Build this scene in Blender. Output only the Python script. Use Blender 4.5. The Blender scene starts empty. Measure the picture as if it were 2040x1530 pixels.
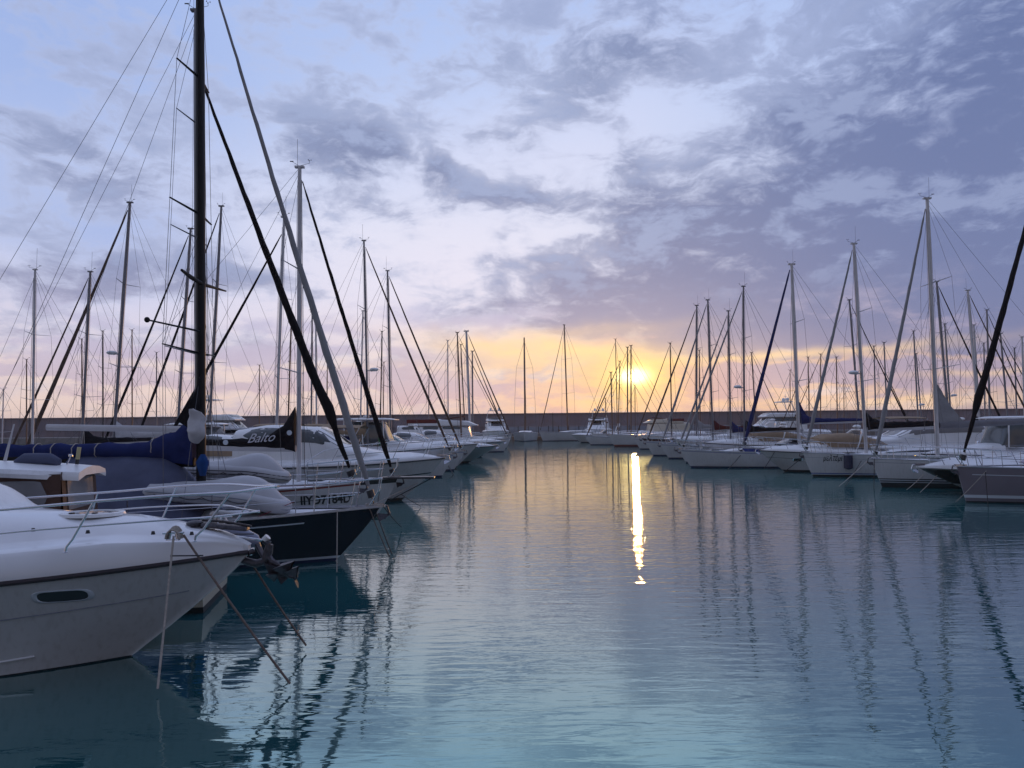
import bpy, bmesh, math, random
from mathutils import Vector, Matrix, noise
random.seed(7)
R = math.radians
S = bpy.context.scene
COL = S.collection
PI = math.pi

# ------------------------------------------------------------------ camera
EYE = Vector((0, 0, 3.0))
PITCH, ROLL, FOC = 3.09, -0.55, 1500.0
CAMROT = Matrix.Rotation(R(90 + PITCH), 3, 'X') @ Matrix.Rotation(R(ROLL), 3, 'Z')
cam = bpy.data.cameras.new('camera')
cam.sensor_width = 36.0
cam.lens = FOC / 2040 * 36
cam.clip_start = 0.1
cam.clip_end = 8000
camo = bpy.data.objects.new('camera', cam)
camo.matrix_world = Matrix.Translation(EYE) @ CAMROT.to_4x4()
COL.objects.link(camo)
S.camera = camo

def ray(px, py):
    return CAMROT @ Vector(((px - 1020) / FOC, -(py - 765) / FOC, -1))
def PX(px, py, d):
    """the place seen at photo pixel (px, py) at distance d along the channel"""
    r = ray(px, py)
    return EYE + r * (d / r.y)
def azel(px, py):
    r = ray(px, py).normalized()
    return math.atan2(r.x, r.y), math.asin(r.z)

def C(r, g, b):
    f = lambda v: (v / 255 / 12.92) if v / 255 <= 0.04045 else ((v / 255 + 0.055) / 1.055) ** 2.4
    return (f(r), f(g), f(b), 1.0)

# ------------------------------------------------------------------ view
S.view_settings.view_transform = 'Standard'
S.view_settings.look = 'None'
S.view_settings.exposure = 0.15
S.view_settings.gamma = 1.0
S.cycles.use_denoising = True
S.cycles.max_bounces = 6
S.cycles.glossy_bounces = 4
S.cycles.diffuse_bounces = 3
S.cycles.transmission_bounces = 4
S.cycles.transparent_max_bounces = 8
S.cycles.sample_clamp_indirect = 4.0
S.cycles.caustics_reflective = False
S.cycles.caustics_refractive = False

# ------------------------------------------------------------------ world: dusk sky with cloud
SUN_AZ, SUN_EL = azel(1262, 749)
W = bpy.data.worlds.new("World")
S.world = W
W.use_nodes = True
wt = W.node_tree
wt.nodes.clear()

class E:
    """tiny expression helper over shader math nodes"""
    tree = None
    def __init__(s, sock): s.s = sock
    @staticmethod
    def m(op, *a, clamp=False):
        n = E.tree.nodes.new('ShaderNodeMath'); n.operation = op; n.use_clamp = clamp
        for i, v in enumerate(a):
            if isinstance(v, E): E.tree.links.new(v.s, n.inputs[i])
            else: n.inputs[i].default_value = v
        return E(n.outputs[0])
    def __add__(s, o): return E.m('ADD', s, o)
    __radd__ = __add__
    def __sub__(s, o): return E.m('SUBTRACT', s, o)
    def __rsub__(s, o): return E.m('SUBTRACT', o, s)
    def __mul__(s, o): return E.m('MULTIPLY', s, o)
    __rmul__ = __mul__
    def __truediv__(s, o): return E.m('DIVIDE', s, o)
    def clamp(s): return E.m('ADD', s, 0.0, clamp=True)

def sstep(x, a, b):
    n = E.tree.nodes.new('ShaderNodeMapRange'); n.interpolation_type = 'SMOOTHSTEP'
    E.tree.links.new(x.s, n.inputs['Value'])
    n.inputs['From Min'].default_value = a; n.inputs['From Max'].default_value = b
    return E(n.outputs['Result'])
def mixc(f, a, b, mode='MIX'):
    n = E.tree.nodes.new('ShaderNodeMix'); n.data_type = 'RGBA'; n.blend_type = mode
    n.clamp_factor = True
    for inp, v in ((n.inputs[0], f), (n.inputs[6], a), (n.inputs[7], b)):
        if isinstance(v, E): E.tree.links.new(v.s, inp)
        else: inp.default_value = v
    return E(n.outputs[2])
def ramp(x, stops):
    n = E.tree.nodes.new('ShaderNodeValToRGB'); E.tree.links.new(x.s, n.inputs[0])
    cr = n.color_ramp; cr.interpolation = 'LINEAR'
    while len(cr.elements) > 1: cr.elements.remove(cr.elements[-1])
    cr.elements[0].position = stops[0][0]; cr.elements[0].color = stops[0][1]
    for p, c in stops[1:]:
        e = cr.elements.new(p); e.color = c
    return E(n.outputs[0])
def comb(x, y, z):
    n = E.tree.nodes.new('ShaderNodeCombineXYZ')
    for i, v in enumerate((x, y, z)):
        if isinstance(v, E): E.tree.links.new(v.s, n.inputs[i])
        else: n.inputs[i].default_value = v
    return E(n.outputs[0])
def noisef(vec, scale, detail=5, rough=0.55, dist=0.0):
    n = E.tree.nodes.new('ShaderNodeTexNoise')
    E.tree.links.new(vec.s, n.inputs['Vector'])
    n.inputs['Scale'].default_value = scale; n.inputs['Detail'].default_value = detail
    n.inputs['Roughness'].default_value = rough; n.inputs['Distortion'].default_value = dist
    return E(n.outputs['Fac'])

E.tree = wt
tc = wt.nodes.new('ShaderNodeTexCoord')
sp = wt.nodes.new('ShaderNodeSeparateXYZ'); wt.links.new(tc.outputs['Generated'], sp.inputs[0])
dx, dy, dz = E(sp.outputs[0]), E(sp.outputs[1]), E(sp.outputs[2])
az = E.m('ARCTAN2', dx, dy)
el = E.m('ARCSINE', dz)
# wrap-free coordinates for the cloud noise: flat cloud deck seen in perspective
den = E.m('MAXIMUM', dz, 0.0) + 0.16
qx, qy = dx / den, dy / den
q = comb(qx, qy, 0.0)
q2 = comb(qx * 0.55 + qy * 0.25, qy * 1.3 - qx * 0.3, 3.0)
ae = comb(az * 1.0, el * 2.6, 7.0)
nA = noisef(q, 2.3, 7, 0.6, 0.25)       # puffs
nB = noisef(q2, 1.25, 5, 0.55, 0.5)     # streaks
nC = noisef(ae, 7.5, 6, 0.58, 0.3)      # low banks near the horizon
nD = noisef(ae, 19.0, 5, 0.62, 0.2)     # ragged detail

wnx = (noisef(comb(az, el * 1.6, 1.0), 6.0, 3, 0.55) - 0.5) * 0.085
wny = (noisef(comb(az, el * 1.6, 9.0), 6.0, 3, 0.55) - 0.5) * 0.06
azw, elw = az + wnx, el + wny
def blob(px, py, sx, sy, rot=0, w=1.0):
    a0, e0 = azel(px, py)
    c, s_ = math.cos(R(rot)), math.sin(R(rot))
    a, b = azw - a0, elw - e0
    u = (a * c + b * s_) * (1500.0 / sx)
    v = (b * c - a * s_) * (1500.0 / sy)
    return E.m('EXPONENT', (u * u + v * v) * -1.0) * w
def total(lst):
    t = lst[0]
    for x in lst[1:]: t = t + x
    return t

# base clear-sky colour by elevation
eln = (el * (1 / R(90))).clamp()
D = lambda d: d / 90.0
base = ramp(eln, [(0.0, C(232, 204, 192)), (D(1.8), C(234, 209, 198)), (D(4.5), C(230, 213, 211)), (D(7), C(218, 207, 219)),
                  (D(10), C(218, 214, 230)), (D(14), C(212, 216, 235)), (D(19), C(198, 208, 236)), (D(24), C(184, 200, 236)),
                  (D(30), C(170, 190, 233)), (D(45), C(172, 188, 232)), (D(90), C(160, 176, 224))])
# bluer to the left, where gaps open
lb = total([blob(150, 60, 520, 230, 0, .6), blob(60, 460, 330, 120, -8, .8), blob(40, 60, 420, 260, 0, .75), blob(330, 480, 150, 90, 0, .6), blob(1000, 100, 400, 200, 0, .12)])
base = mixc((lb * 0.62).clamp(), base, C(146, 168, 218))
# bright veils
vb = total([blob(880, 520, 420, 110, -6, .75), blob(1010, 330, 260, 120, 0, .35), blob(1250, 210, 200, 120, 20, .25), blob(500, 620, 420, 60, -4, .4)])
base = mixc((vb * (nB * 0.9 + 0.35)).clamp(), base, C(224, 220, 236))
# warm sunset light in the air around the sun
sdir = Vector((math.cos(SUN_EL) * math.sin(SUN_AZ), math.cos(SUN_EL) * math.cos(SUN_AZ), math.sin(SUN_EL)))
ux = (az - SUN_AZ) * (1 / R(1))
uy = (el - SUN_EL) * (1 / R(1))
def glow(sx, sy, p=1.0):
    rr = (ux * (1 / sx)) * (ux * (1 / sx)) + (uy * (1 / sy)) * (uy * (1 / sy))
    if p != 1.0: rr = E.m('POWER', rr, p)
    return E.m('EXPONENT', rr * -1.0)
g_wide = glow(7.8, 3.7, 0.85)
g_mid = glow(6, 2.9, 0.8)
base = mixc((g_wide * 0.7).clamp(), base, C(252, 208, 165))
base = mixc((g_mid * 0.95).clamp(), base, C(255, 206, 122))

# cloud density
puffs = total([
    blob(1620, 560, 560, 120, 4, .95), blob(1860, 370, 300, 170, 15, .8), blob(1720, 210, 200, 22, -8, -.5), blob(1950, 250, 140, 24, -20, -.25), blob(1950, 400, 260, 150, 10, .35), blob(1560, 330, 140, 30, 10, -.3), blob(1500, 420, 360, 110, 6, .8),
    blob(2120, 520, 330, 260, 0, 1.0), blob(1330, 600, 320, 60, -4, .55), blob(1180, 640, 190, 45, -5, .7),
    blob(1600, 690, 380, 45, 2, .75), blob(1930, 690, 300, 60, 0, .7),
    blob(1560, 250, 120, 60, 0, .55), blob(1690, 270, 110, 60, 0, .45), blob(1230, 80, 130, 60, 25, .6), blob(1310, 120, 90, 40, 0, .4),
    blob(1800, 80, 180, 60, 10, .55), blob(2020, 140, 120, 90, 40, .8),
    blob(740, 310, 70, 52, -15, 1.0), blob(620, 270, 110, 70, -25, .45), blob(890, 348, 48, 32, 0, .85),
    blob(830, 425, 120, 24, -4, .8), blob(1000, 405, 110, 34, 4, .75), blob(980, 275, 50, 26, 0, .4), blob(1090, 290, 50, 26, 0, .35),
    blob(1240, 400, 90, 40, 0, .5), blob(1220, 330, 60, 30, 0, .3), blob(990, 605, 60, 16, 0, .55), blob(1120, 560, 60, 22, 0, .5),
    blob(250, 350, 230, 34, -28, .6), blob(60, 300, 160, 30, -30, .55), blob(180, 120, 220, 60, -12, .28),
    blob(120, 560, 330, 46, 0, .55), blob(520, 560, 260, 34, -4, .5), blob(640, 170, 140, 34, -20, .25),
    blob(180, 650, 220, 22, 0, .35), blob(1010, 110, 60, 24, 0, .25), blob(1180, 190, 70, 50, 0, .3)])
nF = noisef(comb(azw * 1.0 + elw * .25, elw * 1.9, 2.0), 9.0, 6, 0.6, 0.2)
nG = noisef(comb(azw * 1.0 - elw * .3, elw * 2.2, 5.0), 26.0, 5, 0.62, 0.1)
det = (nA - .5) * 1.4 + (nF - .5) * 2.3 + (nG - .5) * 0.9
clearc = total([blob(850, 540, 330, 90, -5, .35), blob(700, 620, 300, 60, 0, .3)])
dens = det * 1.25 + (nB - .5) * 1.1 + puffs * 0.66 + .20 - clearc
cl = sstep(dens, 0.14, 0.98)
cl_thin = sstep(dens, -0.12, 0.5)
# low banks
low = total([blob(420, 770, 160, 12, 0, .6), blob(700, 700, 200, 12, 3, .5), blob(520, 655, 260, 12, 0, .5), blob(900, 640, 160, 12, 5, .4), blob(60, 690, 200, 12, 0, .6), blob(250, 800, 300, 9, 0, .4),
    blob(820, 768, 190, 36, 0, 1.0), blob(600, 748, 160, 22, 0, .6), blob(1000, 790, 150, 26, 0, .6), blob(120, 745, 260, 26, 0, .8),
    blob(330, 700, 260, 20, 0, .5), blob(1440, 775, 120, 42, 4, .75), blob(1610, 742, 220, 22, 0, .8), blob(1840, 735, 240, 20, 0, .85),
    blob(2030, 760, 180, 14, 0, .7), blob(1720, 790, 260, 12, 0, .45), blob(1200, 800, 120, 16, 0, .35), blob(930, 700, 110, 12, 4, .4),
    blob(1090, 702, 160, 14, 8, .75)])
dl = (nC - .5) * 2.2 + (nD - .5) * 1.2 + low * 0.8
cl_low = sstep(dl, 0.02, .6)
bandgate = 1.0 - sstep(el, R(7.5), R(11))

# cloud colours
ccol = ramp(eln, [(0.0, C(196, 160, 168)), (D(2), C(190, 164, 178)), (D(4.5), C(172, 158, 182)), (D(7), C(150, 146, 174)), (D(11), C(122, 127, 162)),
                  (D(18), C(112, 123, 160)), (D(26), C(118, 131, 168)), (D(35), C(124, 140, 188)), (D(90), C(120, 136, 186))])
rightd = sstep(az, R(2), R(34))
ccol = mixc((rightd * 0.85).clamp(), ccol, C(82, 99, 146))
# light breaks inside the cloud sheet
ccol = mixc((sstep(nF * .6 + nG * .4 + (nA - .5) * .6, .49, .63) * sstep(el, R(7), R(13)) * .7).clamp(), ccol, C(158, 171, 206))
ccol = mixc((sstep(az, R(10), R(34)) * (1.0 - sstep(el, R(1), R(6.5))) * 0.6).clamp(), ccol, C(142, 130, 158))
thincol = mixc((rightd * 0.8).clamp(), C(180, 187, 214), C(130, 144, 188))
sky = mixc((cl_thin * 0.55).clamp(), base, thincol)
sky = mixc((cl * 0.88).clamp(), sky, ccol)
# grey-lilac loss of warmth to the right and far left
sky = mixc((rightd * sstep(el, R(5), R(9)) * (1.0 - sstep(el, R(15), R(27)) * .8) * 0.28).clamp(), sky, C(108, 122, 165))
lowcol = mixc((g_wide * 0.75).clamp(), ramp(eln, [(0.0, C(205, 172, 178)), (D(3), C(192, 174, 190)), (D(6), C(190, 182, 206)), (D(10), C(184, 186, 216))]), C(236, 176, 150))
lowcol = mixc((rightd * 0.7).clamp(), lowcol, C(146, 136, 162))
sky = mixc((cl_low * bandgate * 0.85).clamp(), sky, lowcol)
# glowing cloud edges over the horizon to the right
edge = cl_low * (1.0 - cl_low) * 4.0 * (1.0 - sstep(el, R(4.2), R(5.2))) * (1.0 - sstep(az, R(24), R(40)))
edgecol = mixc(sstep(az, R(-8), R(3)), C(236, 214, 204), C(246, 202, 156))
sky = mixc((edge * 0.5).clamp(), sky, edgecol)
# clear band under the cloud, left and right of the sun
bandy = total([blob(1010, 690, 210, 26, -8, .7), blob(1560, 706, 260, 9, 2, .75), blob(1800, 806, 330, 12, 0, .6), blob(1960, 745, 120, 8, 0, .45), blob(1150, 715, 260, 26, 2, .6), blob(1130, 665, 230, 18, 4, .3)])
sky = mixc((bandy * (nD + 0.40)).clamp(), sky, C(254, 216, 164))
sky = mixc((glow(3.0, 1.6, 0.8) * 0.9).clamp(), sky, C(255, 214, 104))
# the disc burning through thin cloud
gl = glow(1.0, 0.56, 1.4) * (1.0 - sstep(el - nD * R(.3), R(4.25), R(4.75)) * .5)
n_em = wt.nodes.new('ShaderNodeVectorMath'); n_em.operation = 'SCALE'
cc = wt.nodes.new('ShaderNodeCombineXYZ')
for i, v in enumerate((1.0, 0.86, 0.42)): cc.inputs[i].default_value = v
wt.links.new(cc.outputs[0], n_em.inputs[0]); wt.links.new((gl * 2.4 + glow(1.7, 1.05, 1.0) * 0.45).s, n_em.inputs['Scale'])
n_add = wt.nodes.new('ShaderNodeVectorMath'); n_add.operation = 'ADD'
wt.links.new(sky.s, n_add.inputs[0]); wt.links.new(n_em.outputs[0], n_add.inputs[1])
# dimmer dusk behind the viewer and below the horizon
back = 1.0 - sstep(dy, -0.75, 0.35) * 1.0
dim = 1.0 - back * 0.52
n_dim = wt.nodes.new('ShaderNodeVectorMath'); n_dim.operation = 'SCALE'
wt.links.new(n_add.outputs[0], n_dim.inputs[0]); wt.links.new(dim.s, n_dim.inputs['Scale'])
# physical dusk sky underneath, faint
st = wt.nodes.new('ShaderNodeTexSky'); st.sky_type = 'NISHITA'; st.sun_disc = False
st.sun_elevation = SUN_EL; st.sun_rotation = SUN_AZ; st.altitude = 0
n_s = wt.nodes.new('ShaderNodeVectorMath'); n_s.operation = 'SCALE'; n_s.inputs['Scale'].default_value = 0.004
wt.links.new(st.outputs[0], n_s.inputs[0])
n_add2 = wt.nodes.new('ShaderNodeVectorMath'); n_add2.operation = 'ADD'
wt.links.new(n_dim.outputs[0], n_add2.inputs[0]); wt.links.new(n_s.outputs[0], n_add2.inputs[1])
bg = wt.nodes.new('ShaderNodeBackground'); bg.inputs['Strength'].default_value = 1.0
wt.links.new(n_add2.outputs[0], bg.inputs['Color'])
wo = wt.nodes.new('ShaderNodeOutputWorld'); wt.links.new(bg.outputs[0], wo.inputs['Surface'])
W.cycles.sampling_method = 'MANUAL'; W.cycles.sample_map_resolution = 512

# ------------------------------------------------------------------ sun
sl = bpy.data.lights.new('sun', 'SUN'); sl.energy = 0.32; sl.angle = R(0.53); sl.color = (1.0, 0.50, 0.17)
so = bpy.data.objects.new('sun', sl)
so.rotation_euler = (-sdir).to_track_quat('-Z', 'Y').to_euler()
so.location = (20, 100, 60)
COL.objects.link(so)

# ------------------------------------------------------------------ materials
def mat(name, col, rough=0.5, metal=0.0, spec=0.5, var=0.0, vscale=3.0, bump=0.0, bscale=40.0, coat=0.0, streak=0.0):
    m = bpy.data.materials.new(name); m.use_nodes = True
    t = m.node_tree; b = t.nodes['Principled BSDF']
    b.inputs['Base Color'].default_value = col
    b.inputs['Roughness'].default_value = rough
    b.inputs['Metallic'].default_value = metal
    b.inputs['Specular IOR Level'].default_value = spec
    b.inputs['Coat Weight'].default_value = coat
    if var or bump or streak:
        c = t.nodes.new('ShaderNodeTexCoord')
    if var:
        n = t.nodes.new('ShaderNodeTexNoise'); n.inputs['Scale'].default_value = vscale; n.inputs['Detail'].default_value = 5
        t.links.new(c.outputs['Object'], n.inputs['Vector'])
        r = t.nodes.new('ShaderNodeMapRange'); r.inputs['From Min'].default_value = .3; r.inputs['From Max'].default_value = .7
        r.inputs['To Min'].default_value = 1 - var; r.inputs['To Max'].default_value = 1 + var * .5
        t.links.new(n.outputs['Fac'], r.inputs['Value'])
        mx = t.nodes.new('ShaderNodeVectorMath'); mx.operation = 'SCALE'; mx.inputs[0].default_value = col[:3]
        t.links.new(r.outputs[0], mx.inputs['Scale']); t.links.new(mx.outputs[0], b.inputs['Base Color'])
        if streak:
            mp = t.nodes.new('ShaderNodeMapping'); mp.inputs['Scale'].default_value = (6, 6, .35)
            t.links.new(c.outputs['Object'], mp.inputs[0])
            n2 = t.nodes.new('ShaderNodeTexNoise'); n2.inputs['Scale'].default_value = 2.5; n2.inputs['Detail'].default_value = 4
            t.links.new(mp.outputs[0], n2.inputs['Vector'])
            r2 = t.nodes.new('ShaderNodeMapRange'); r2.inputs['From Min'].default_value = .5; r2.inputs['From Max'].default_value = .8
            r2.inputs['To Min'].default_value = 0; r2.inputs['To Max'].default_value = streak
            t.links.new(n2.outputs['Fac'], r2.inputs['Value'])
            mm = t.nodes.new('ShaderNodeMix'); mm.data_type = 'RGBA'
            t.links.new(r2.outputs[0], mm.inputs[0]); t.links.new(mx.outputs[0], mm.inputs[6]); mm.inputs[7].default_value = C(110, 98, 80)
            t.links.new(mm.outputs[2], b.inputs['Base Color'])
    if bump:
        n = t.nodes.new('ShaderNodeTexNoise'); n.inputs['Scale'].default_value = bscale; n.inputs['Detail'].default_value = 4
        t.links.new(c.outputs['Object'], n.inputs['Vector'])
        bp = t.nodes.new('ShaderNodeBump'); bp.inputs['Strength'].default_value = bump; bp.inputs['Distance'].default_value = 0.02
        t.links.new(n.outputs['Fac'], bp.inputs['Height']); t.links.new(bp.outputs[0], b.inputs['Normal'])
    return m

def G_(v, r=.3, **k): return mat('gelcoat', (v[0], v[1], v[2], 1), r, **k)
M = {
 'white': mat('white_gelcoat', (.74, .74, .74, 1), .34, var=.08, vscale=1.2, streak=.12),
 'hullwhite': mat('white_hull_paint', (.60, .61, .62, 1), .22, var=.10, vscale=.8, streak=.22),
 'cream': mat('cream_gelcoat', (.55, .50, .40, 1), .35, var=.1, streak=.2),
 'deck': mat('deck_paint', (.70, .71, .74, 1), .6, var=.10, vscale=4, bump=.15, bscale=120),
 'teak': mat('teak', (.22, .13, .075, 1), .6, var=.3, vscale=9, bump=.3),
 'navy': mat('navy_hull_paint', (.004, .005, .014, 1), .25, spec=.3, var=.2),
 'mauve': mat('mauve_hull_paint', (.17, .15, .18, 1), .35, coat=.1, var=.06),
 'maroon': mat('maroon_hull_paint', (.07, .018, .02, 1), .3, var=.15),
 'black': mat('black_paint', (.008, .008, .01, 1), .35),
 'anti_black': mat('black_antifouling', (.012, .012, .014, 1), .7, var=.3, bump=.3),
 'anti_blue': mat('blue_antifouling', (.01, .02, .07, 1), .7, var=.3, bump=.3),
 'anti_red': mat('red_antifouling', (.14, .03, .02, 1), .7, var=.3, bump=.3),
 'stripe_white': mat('white_stripe', (.55, .62, .68, 1), .35),
 'stripe_blue': mat('blue_stripe', (.02, .05, .25, 1), .35),
 'stripe_grey': mat('grey_stripe', (.2, .22, .26, 1), .35),
 'stripe_red': mat('red_stripe', (.22, .04, .03, 1), .4),
 'glass': mat('dark_glass', (.006, .007, .009, 1), .08, spec=.4),
 'glass_grey': mat('tinted_glass', (.05, .06, .065, 1), .08, spec=.8),
 'vinyl': mat('clear_vinyl_window', (.20, .19, .19, 1), .13, spec=1.0, bump=.25, bscale=5),
 'vinylframe': mat('brown_canvas', (.075, .035, .022, 1), .75, var=.25, bump=.3, bscale=14),
 'steel': mat('stainless_steel', (.55, .55, .58, 1), .18, metal=1.0, bump=.05, bscale=60),
 'alu': mat('anodised_aluminium', (.40, .40, .42, 1), .38, metal=.55, var=.08),
 'mast_white': mat('white_mast_paint', (.50, .49, .50, 1), .4, var=.12, vscale=1.5),
 'mast_grey': mat('grey_mast_paint', (.15, .15, .17, 1), .42, var=.1, vscale=1.5),
 'mast_black': mat('black_carbon_mast', (.004, .004, .005, 1), .5, spec=.2, var=.2),
 'mast_wood': mat('varnished_mast', (.12, .06, .035, 1), .45, var=.25),
 'wire': mat('rigging_wire', (.10, .10, .11, 1), .4, metal=.6),
 'rope': mat('pale_rope', (.42, .38, .34, 1), .9, var=.25, vscale=30, bump=.5, bscale=90),
 'rope_dark': mat('dark_rope', (.05, .045, .045, 1), .9, var=.3, vscale=30, bump=.5, bscale=90),
 'rope_brown': mat('brown_wet_rope', (.15, .11, .09, 1), .85, var=.4, vscale=14, bump=.5, bscale=90),
 'sail_black': mat('black_sailcloth', (.010, .009, .011, 1), .8, spec=.12, var=.3, bump=.5, bscale=9),
 'sail_grey': mat('pale_grey_sailcloth', (.27, .27, .28, 1), .8, spec=.12, var=.18, vscale=2, bump=.6, bscale=9),
 'sail_blue': mat('blue_sailcloth', (.014, .026, .11, 1), .8, spec=.12, var=.2, bump=.5, bscale=9),
 'sail_red': mat('dark_red_sailcloth', (.09, .018, .018, 1), .8, spec=.12, var=.2, bump=.5, bscale=9),
 'sail_brown': mat('brown_sailcloth', (.11, .075, .06, 1), .8, spec=.12, var=.2, bump=.5, bscale=9),
 'canvas_blue': mat('blue_canvas', (.018, .028, .11, 1), .85, spec=.12, var=.18, vscale=5, bump=.7, bscale=7),
 'canvas_sky': mat('bright_blue_canvas', (.015, .06, .20, 1), .85, spec=.12, var=.18, vscale=5, bump=.7, bscale=7),
 'canvas_black': mat('black_canvas', (.010, .010, .014, 1), .85, spec=.12, var=.2, vscale=5, bump=.7, bscale=7),
 'canvas_grey': mat('slate_grey_canvas', (.085, .095, .15, 1), .7, spec=.12, var=.16, vscale=3, bump=.6, bscale=4),
 'canvas_beige': mat('beige_canvas', (.30, .22, .15, 1), .85, spec=.12, var=.15, vscale=4, bump=.6, bscale=6),
 'canvas_white': mat('white_canvas', (.50, .50, .52, 1), .85, spec=.12, var=.15, vscale=4, bump=.7, bscale=6),
 'canvas_maroon': mat('maroon_canvas', (.11, .02, .02, 1), .85, spec=.12, var=.15, bump=.5, bscale=6),
 'rubber': mat('light_grey_rubber', (.42, .42, .44, 1), .5, var=.08, vscale=2),
 'rubber_tan': mat('tan_rubber', (.30, .26, .24, 1), .5, var=.08, vscale=2),
 'dark': mat('dark_plastic', (.02, .02, .024, 1), .45, var=.2),
 'darkmetal': mat('dark_galvanised_metal', (.07, .065, .075, 1), .45, metal=.5, var=.4, vscale=20, bump=.4, bscale=30),
 'cowl': mat('grey_outboard_cowl', (.16, .17, .24, 1), .22, coat=.4),
 'fenderblue': mat('dark_blue_fender', (.012, .018, .05, 1), .4),
 'fenderwhite': mat('white_fender', (.5, .5, .5, 1), .4, var=.15),
 'wallc': None,
 'red': mat('red_plastic', (.45, .03, .03, 1), .6),
 'green': mat('green_cloth', (.02, .16, .06, 1), .8),
 'yellow': mat('dull_yellow_plastic', (.42, .38, .20, 1), .6),
 'concrete': mat('pier_concrete', (.22, .20, .19, 1), .85, var=.25, vscale=1.2, bump=.4, bscale=12),
 'ink': mat('black_lettering', (.01, .01, .012, 1), .5),
 'inkwhite': mat('white_lettering', (.6, .6, .65, 1), .5),
}
# ------------------------------------------------------------------ mesh kit
class MB:
    def __init__(s): s.v, s.f, s.m = [], [], []
    def add(s, vs, fs, m=0):
        o = len(s.v); s.v += [tuple(v) for v in vs]
        for f in fs: s.f.append(tuple(i + o for i in f)); s.m.append(m)
        return s
    def tube(s, pts, r, seg=8, m=0, flat=1.0):
        pts = [Vector(p) for p in pts]; n = len(pts)
        rs = r if isinstance(r, (list, tuple)) else [r] * n
        vs, fs = [], []
        t0 = (pts[1] - pts[0]).normalized()
        up = Vector((0, 0, 1)) if abs(t0.z) < .9 else Vector((1, 0, 0))
        a = t0.cross(up).normalized()
        for i, p in enumerate(pts):
            t = (pts[min(i + 1, n - 1)] - pts[max(i - 1, 0)]).normalized()
            a = (a - t * a.dot(t)).normalized(); b = t.cross(a)
            for k in range(seg):
                an = 2 * PI * k / seg
                vs.append(p + a * (math.cos(an) * rs[i]) + b * (math.sin(an) * rs[i] * flat))
        for i in range(n - 1):
            for k in range(seg):
                k2 = (k + 1) % seg
                fs.append((i * seg + k, i * seg + k2, (i + 1) * seg + k2, (i + 1) * seg + k))
        fs.append(tuple(reversed(range(seg)))); fs.append(tuple(range((n - 1) * seg, n * seg)))
        return s.add(vs, fs, m)
    def box(s, c, d, m=0, rz=0.0, ry=0.0, ch=0.0, taper=1.0):
        cx, cy, cz = c; hx, hy, hz = d[0] / 2, d[1] / 2, d[2] / 2
        ch = min(ch, hx * .9, hy * .9)
        def ring(z, ins, k):
            X, Y = (hx - ins) * k, (hy - ins) * k
            if ch > 0: return [(X, Y - ch, z), (X - ch, Y, z), (-X + ch, Y, z), (-X, Y - ch, z), (-X, -Y + ch, z), (-X + ch, -Y, z), (X - ch, -Y, z), (X, -Y + ch, z)]
            return [(X, Y, z), (-X, Y, z), (-X, -Y, z), (X, -Y, z)]
        rings = [ring(-hz, 0, 1), ring(hz - ch, 0, taper)] + ([ring(hz, ch * .8, taper)] if ch > 0 else [])
        if ch <= 0: rings[1] = ring(hz, 0, taper)
        n = len(rings[0]); vs = []
        mm = Matrix.Rotation(rz, 3, 'Z') @ Matrix.Rotation(ry, 3, 'Y')
        for rg in rings:
            for p in rg: vs.append(mm @ Vector(p) + Vector(c))
        fs = []
        for i in range(len(rings) - 1):
            for k in range(n): fs.append((i * n + k, i * n + (k + 1) % n, (i + 1) * n + (k + 1) % n, (i + 1) * n + k))
        fs.append(tuple(reversed(range(n)))); fs.append(tuple(range((len(rings) - 1) * n, len(rings) * n)))
        return s.add(vs, fs, m)
    def grid(s, G, m=0, close=False, cap0=False, cap1=False):
        n, k = len(G), len(G[0]); vs = [p for r_ in G for p in r_]; kk = k if close else k - 1
        for i in range(n - 1):
            fs = []
            for j in range(kk):
                j2 = (j + 1) % k
                fs.append((i * k + j, i * k + j2, (i + 1) * k + j2, (i + 1) * k + j))
            mm = m
            if i == 0: o = len(s.v); s.v += [tuple(v) for v in vs]
            for j, f in enumerate(fs):
                s.f.append(tuple(q_ + o for q_ in f)); s.m.append(mm(i, j) if callable(mm) else mm)
        m0 = m(0, 0) if callable(m) else m
        if cap0: s.f.append(tuple(o + j for j in reversed(range(k)))); s.m.append(m0)
        if cap1: s.f.append(tuple(o + (n - 1) * k + j for j in range(k))); s.m.append(m0)
        return s
    def ball(s, c, r, m=0, nu=8, nv=12, sc=(1, 1, 1), zmin=-1.0):
        c = Vector(c); G = []
        for i in range(nu + 1):
            th = -PI / 2 + PI * i / nu
            z = max(math.sin(th), zmin); q_ = math.cos(th) if math.sin(th) >= zmin else math.cos(math.asin(zmin)) * max(0.001, i / nu)
            G.append([c + Vector((math.cos(2 * PI * j / nv) * q_ * r * sc[0], math.sin(2 * PI * j / nv) * q_ * r * sc[1], z * r * sc[2])) for j in range(nv)])
        return s.grid(G, m, close=True)
    def build(s, name, mats, parent=None, smooth=40):
        me = bpy.data.meshes.new(name)
        me.from_pydata(s.v, [], s.f)
        if not isinstance(mats, (list, tuple)): mats = [mats]
        for mt in mats: me.materials.append(M[mt] if isinstance(mt, str) else mt)
        if len(mats) > 1: me.polygons.foreach_set('material_index', s.m)
        bm = bmesh.new(); bm.from_mesh(me)
        bmesh.ops.remove_doubles(bm, verts=bm.verts, dist=1e-5)
        bmesh.ops.recalc_face_normals(bm, faces=bm.faces)
        bm.to_mesh(me); bm.free()
        if smooth:
            me.polygons.foreach_set('use_smooth', [True] * len(me.polygons))
            me.set_sharp_from_angle(angle=R(smooth))
        me.update()
        o = bpy.data.objects.new(name, me); COL.objects.link(o)
        if parent is not None: o.parent = parent
        return o

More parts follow.
